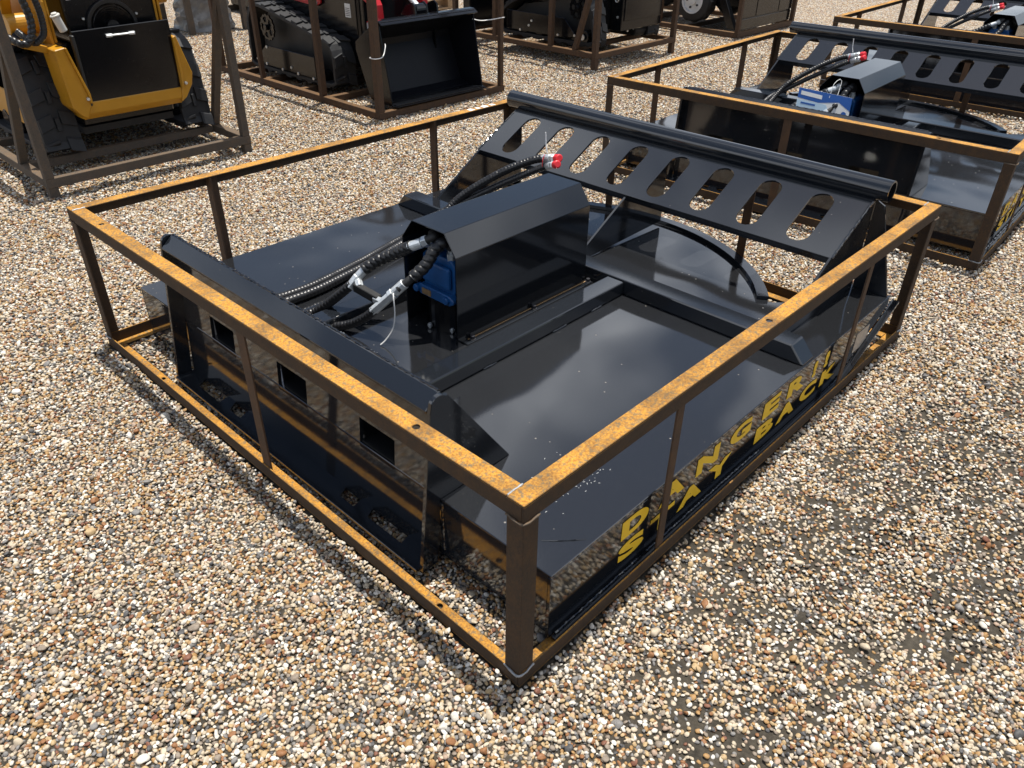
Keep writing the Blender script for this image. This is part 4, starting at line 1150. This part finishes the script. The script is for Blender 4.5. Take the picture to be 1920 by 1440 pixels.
# ------------------------------------------------------------------ panelled crate with a wheeled machine
cage('panelled crate with brown rusted corner posts and black end panels, behind the second cutter', 6.720, 7.890, 3.385, 5.20, 1.00, 0.050, 'rust_brown',
     [(6.721, 3.386, .040), (7.847, 3.386, .042), (6.721, 4.30, .050), (6.721, 5.157, .042), (7.847, 5.157, .042)], cross=(4.0, 4.6), w=.046)
def wheeled_machine():
    t = thing('wheeled_loader', 'black wheeled machine with a white-rimmed tyre inside the panelled crate', 'loader')
    pn = MB().box(6.770, 7.840, 3.432, 3.446, .055, .92).build('end_panel', 'loader_black', t, bevel=.002)
    for xa, xb in ((6.772, 7.083), (7.095, 7.545), (7.557, 7.838)):
        MB().box(xa, xb, 3.422, 3.4315, .165, .90).build('panel_leaf', 'loader_black', pn, bevel=.003)
    MB().box(6.772, 7.838, 3.424, 3.4318, .058, .155).build('kick_panel', 'loader_black', pn, bevel=.003)
    MB().prism([[(3.47, .06), (3.56, .06), (3.86, .62), (3.78, .62)]], pyz, 6.80, 6.86).build('brace_arm', 'loader_black', t, bevel=.003)
    for x, y in ((6.845, 4.02), (7.56, 4.02), (6.845, 4.86), (7.56, 4.86)):
        r = .205
        prof = [(r * .60, .0), (r * .90, .012), (r, .035), (r, .145), (r * .90, .168), (r * .60, .18)]
        n = 40
        m = MB()
        for k in range(n):
            a = 2 * math.pi * k / n
            for q, (rr, dx) in enumerate(prof):
                kk = rr * (0.955 if (k // 2 + (dx > .09)) % 2 and rr > r * .95 else 1.0)
                m.v.append((x + dx, y + kk * math.cos(a), .062 + r + kk * math.sin(a)))
        P = len(prof)
        for k in range(n):
            for q in range(P - 1):
                a, b = k * P + q, ((k + 1) % n) * P + q
                m.f.append((a, a + 1, b + 1, b))
            m.f.append((k * P + P - 1, k * P, ((k + 1) % n) * P, ((k + 1) % n) * P + P - 1))
        w = m.build('wheel', 'rubber', t)
        zc = .062 + r
        loops = [[(y + r * .60 * math.cos(a), zc + r * .60 * math.sin(a)) for a in np.linspace(0, 6.2832, 33)[:-1]]]
        MB().prism(loops, pyz, x + .020, x + .034).build('rim', 'rim', w)
        MB().prism([loops[0], [(y + r * .52 * math.cos(a), zc + r * .52 * math.sin(a)) for a in np.linspace(0, 6.2832, 33)[:-1]]], pyz, x + .002, x + .0195).build('rim_lip', 'rim', w)
        MB().cyl((x + .019, y, zc), (x + .002, y, zc), r * .20, 18).build('hub', 'rim', w, bevel=.003)
        for k in range(5):
            a = 2 * math.pi * k / 5
            bolt(w, (x + .0195, y + r * .33 * math.cos(a), zc + r * .33 * math.sin(a)), (-1, 0, 0), .011, .012, 'print')
    MB().box(7.00, 7.58, 3.50, 5.05, .22, .75).build('body', 'loader_black', t, bevel=.02)
    return t
wheeled_machine()

# ------------------------------------------------------------------ things standing farther back
def wrapped_unit():
    f = thing('steel_stand', 'dark steel stand on legs behind the yellow loader', 'stand', (2.90, 7.02, 0))
    for x, y in ((0.06, 0), (0.62, 0.0), (0.06, .55), (0.62, .55)):
        MB().box(x, x + .05, y, y + .05, -.004, .70).build('leg', 'mill', f, bevel=.002)
    MB().box(.0, .72, -.002, .052, .33, .385).build('rail', 'mill', f, bevel=.002)
    MB().box(.0, .72, .552, .602, .33, .385).build('rail', 'mill', f, bevel=.002)
    MB().box(.0, .72, -.02, .62, .7005, .74).build('top_plate', 'mill', f, bevel=.003)
    w = MB()
    rnd = random.Random(3)
    n, m = 26, 10
    for j in range(m):
        zz = .28 * j / (m - 1)
        for i in range(n):
            a = 2 * math.pi * i / n
            rr = (1.0 + .10 * rnd.uniform(-1, 1)) * (1.12 - .18 * (j / m))
            w.v.append((.22 * rr * math.copysign(abs(math.cos(a)) ** .6, math.cos(a)), .22 * rr * math.copysign(abs(math.sin(a)) ** .6, math.sin(a)), zz))
    for j in range(m - 1):
        for i in range(n):
            w.f.append((j * n + i, j * n + (i + 1) % n, (j + 1) * n + (i + 1) % n, (j + 1) * n + i))
    w.f.append(tuple(range((m - 1) * n, m * n)))
    o = w.build('wrapped_attachment', 'film', None, smooth=True)
    o.location = (3.28, 7.36, 0)
    tag(o, 'attachment wrapped in crumpled clear plastic film under the dark stand', 'wrapped load')
wrapped_unit()

def plank_pallet(name, label, loc, rz, deck=5, load=None):
    p = thing(name, label, 'pallet', loc, rz, 'wooden pallets at the back of the yard')
    for k in range(deck):
        MB().box(0, 1.1, k * .2, k * .2 + .12, .10, .12).build('plank', 'wood', p, bevel=.002)
    for x in (0.0, .5, 1.0):
        MB().box(x, x + .09, 0, .92, .018, .0995).build('stringer', 'wood', p, bevel=.002)
    for y in (0, .4, .8):
        MB().box(0, 1.1, y, y + .12, 0, .0175).build('base_board', 'wood', p, bevel=.002)
    return p
plank_pallet('pallet', 'wooden pallet behind the bucket loader, at the top edge', (4.95, 6.55, 0), math.radians(8))
plank_pallet('pallet', 'second wooden pallet at the top edge, beyond the black loader', (5.9, 7.6, 0), math.radians(-5))
def far_machine(x, y, label):
    f = thing('crated_attachment', label, 'attachment', (x, y, 0))
    MB().prism([[(0, .06), (.9, .06), (1.0, .20), (.95, .62), (.25, .70), (.0, .40)]], pxz, 0, .6).build('body', 'loader_black', f, bevel=.01)
    MB().box(-.05, 1.05, -.03, .02, .0, .055).build('skid', 'mill', f, bevel=.002)
    MB().box(-.05, 1.05, .58, .63, .0, .055).build('skid', 'mill', f, bevel=.002)
    for x in (-.05, 1.0):
        MB().box(x, x + .05, -.03, .02, .056, .9).build('post', 'mill', f, bevel=.002)
far_machine(1.55, 7.7, 'dark attachment on steel skids seen between the yellow loader and the stand')
far_machine(4.05, 7.6, 'dark attachment on steel skids behind the red and black loader')
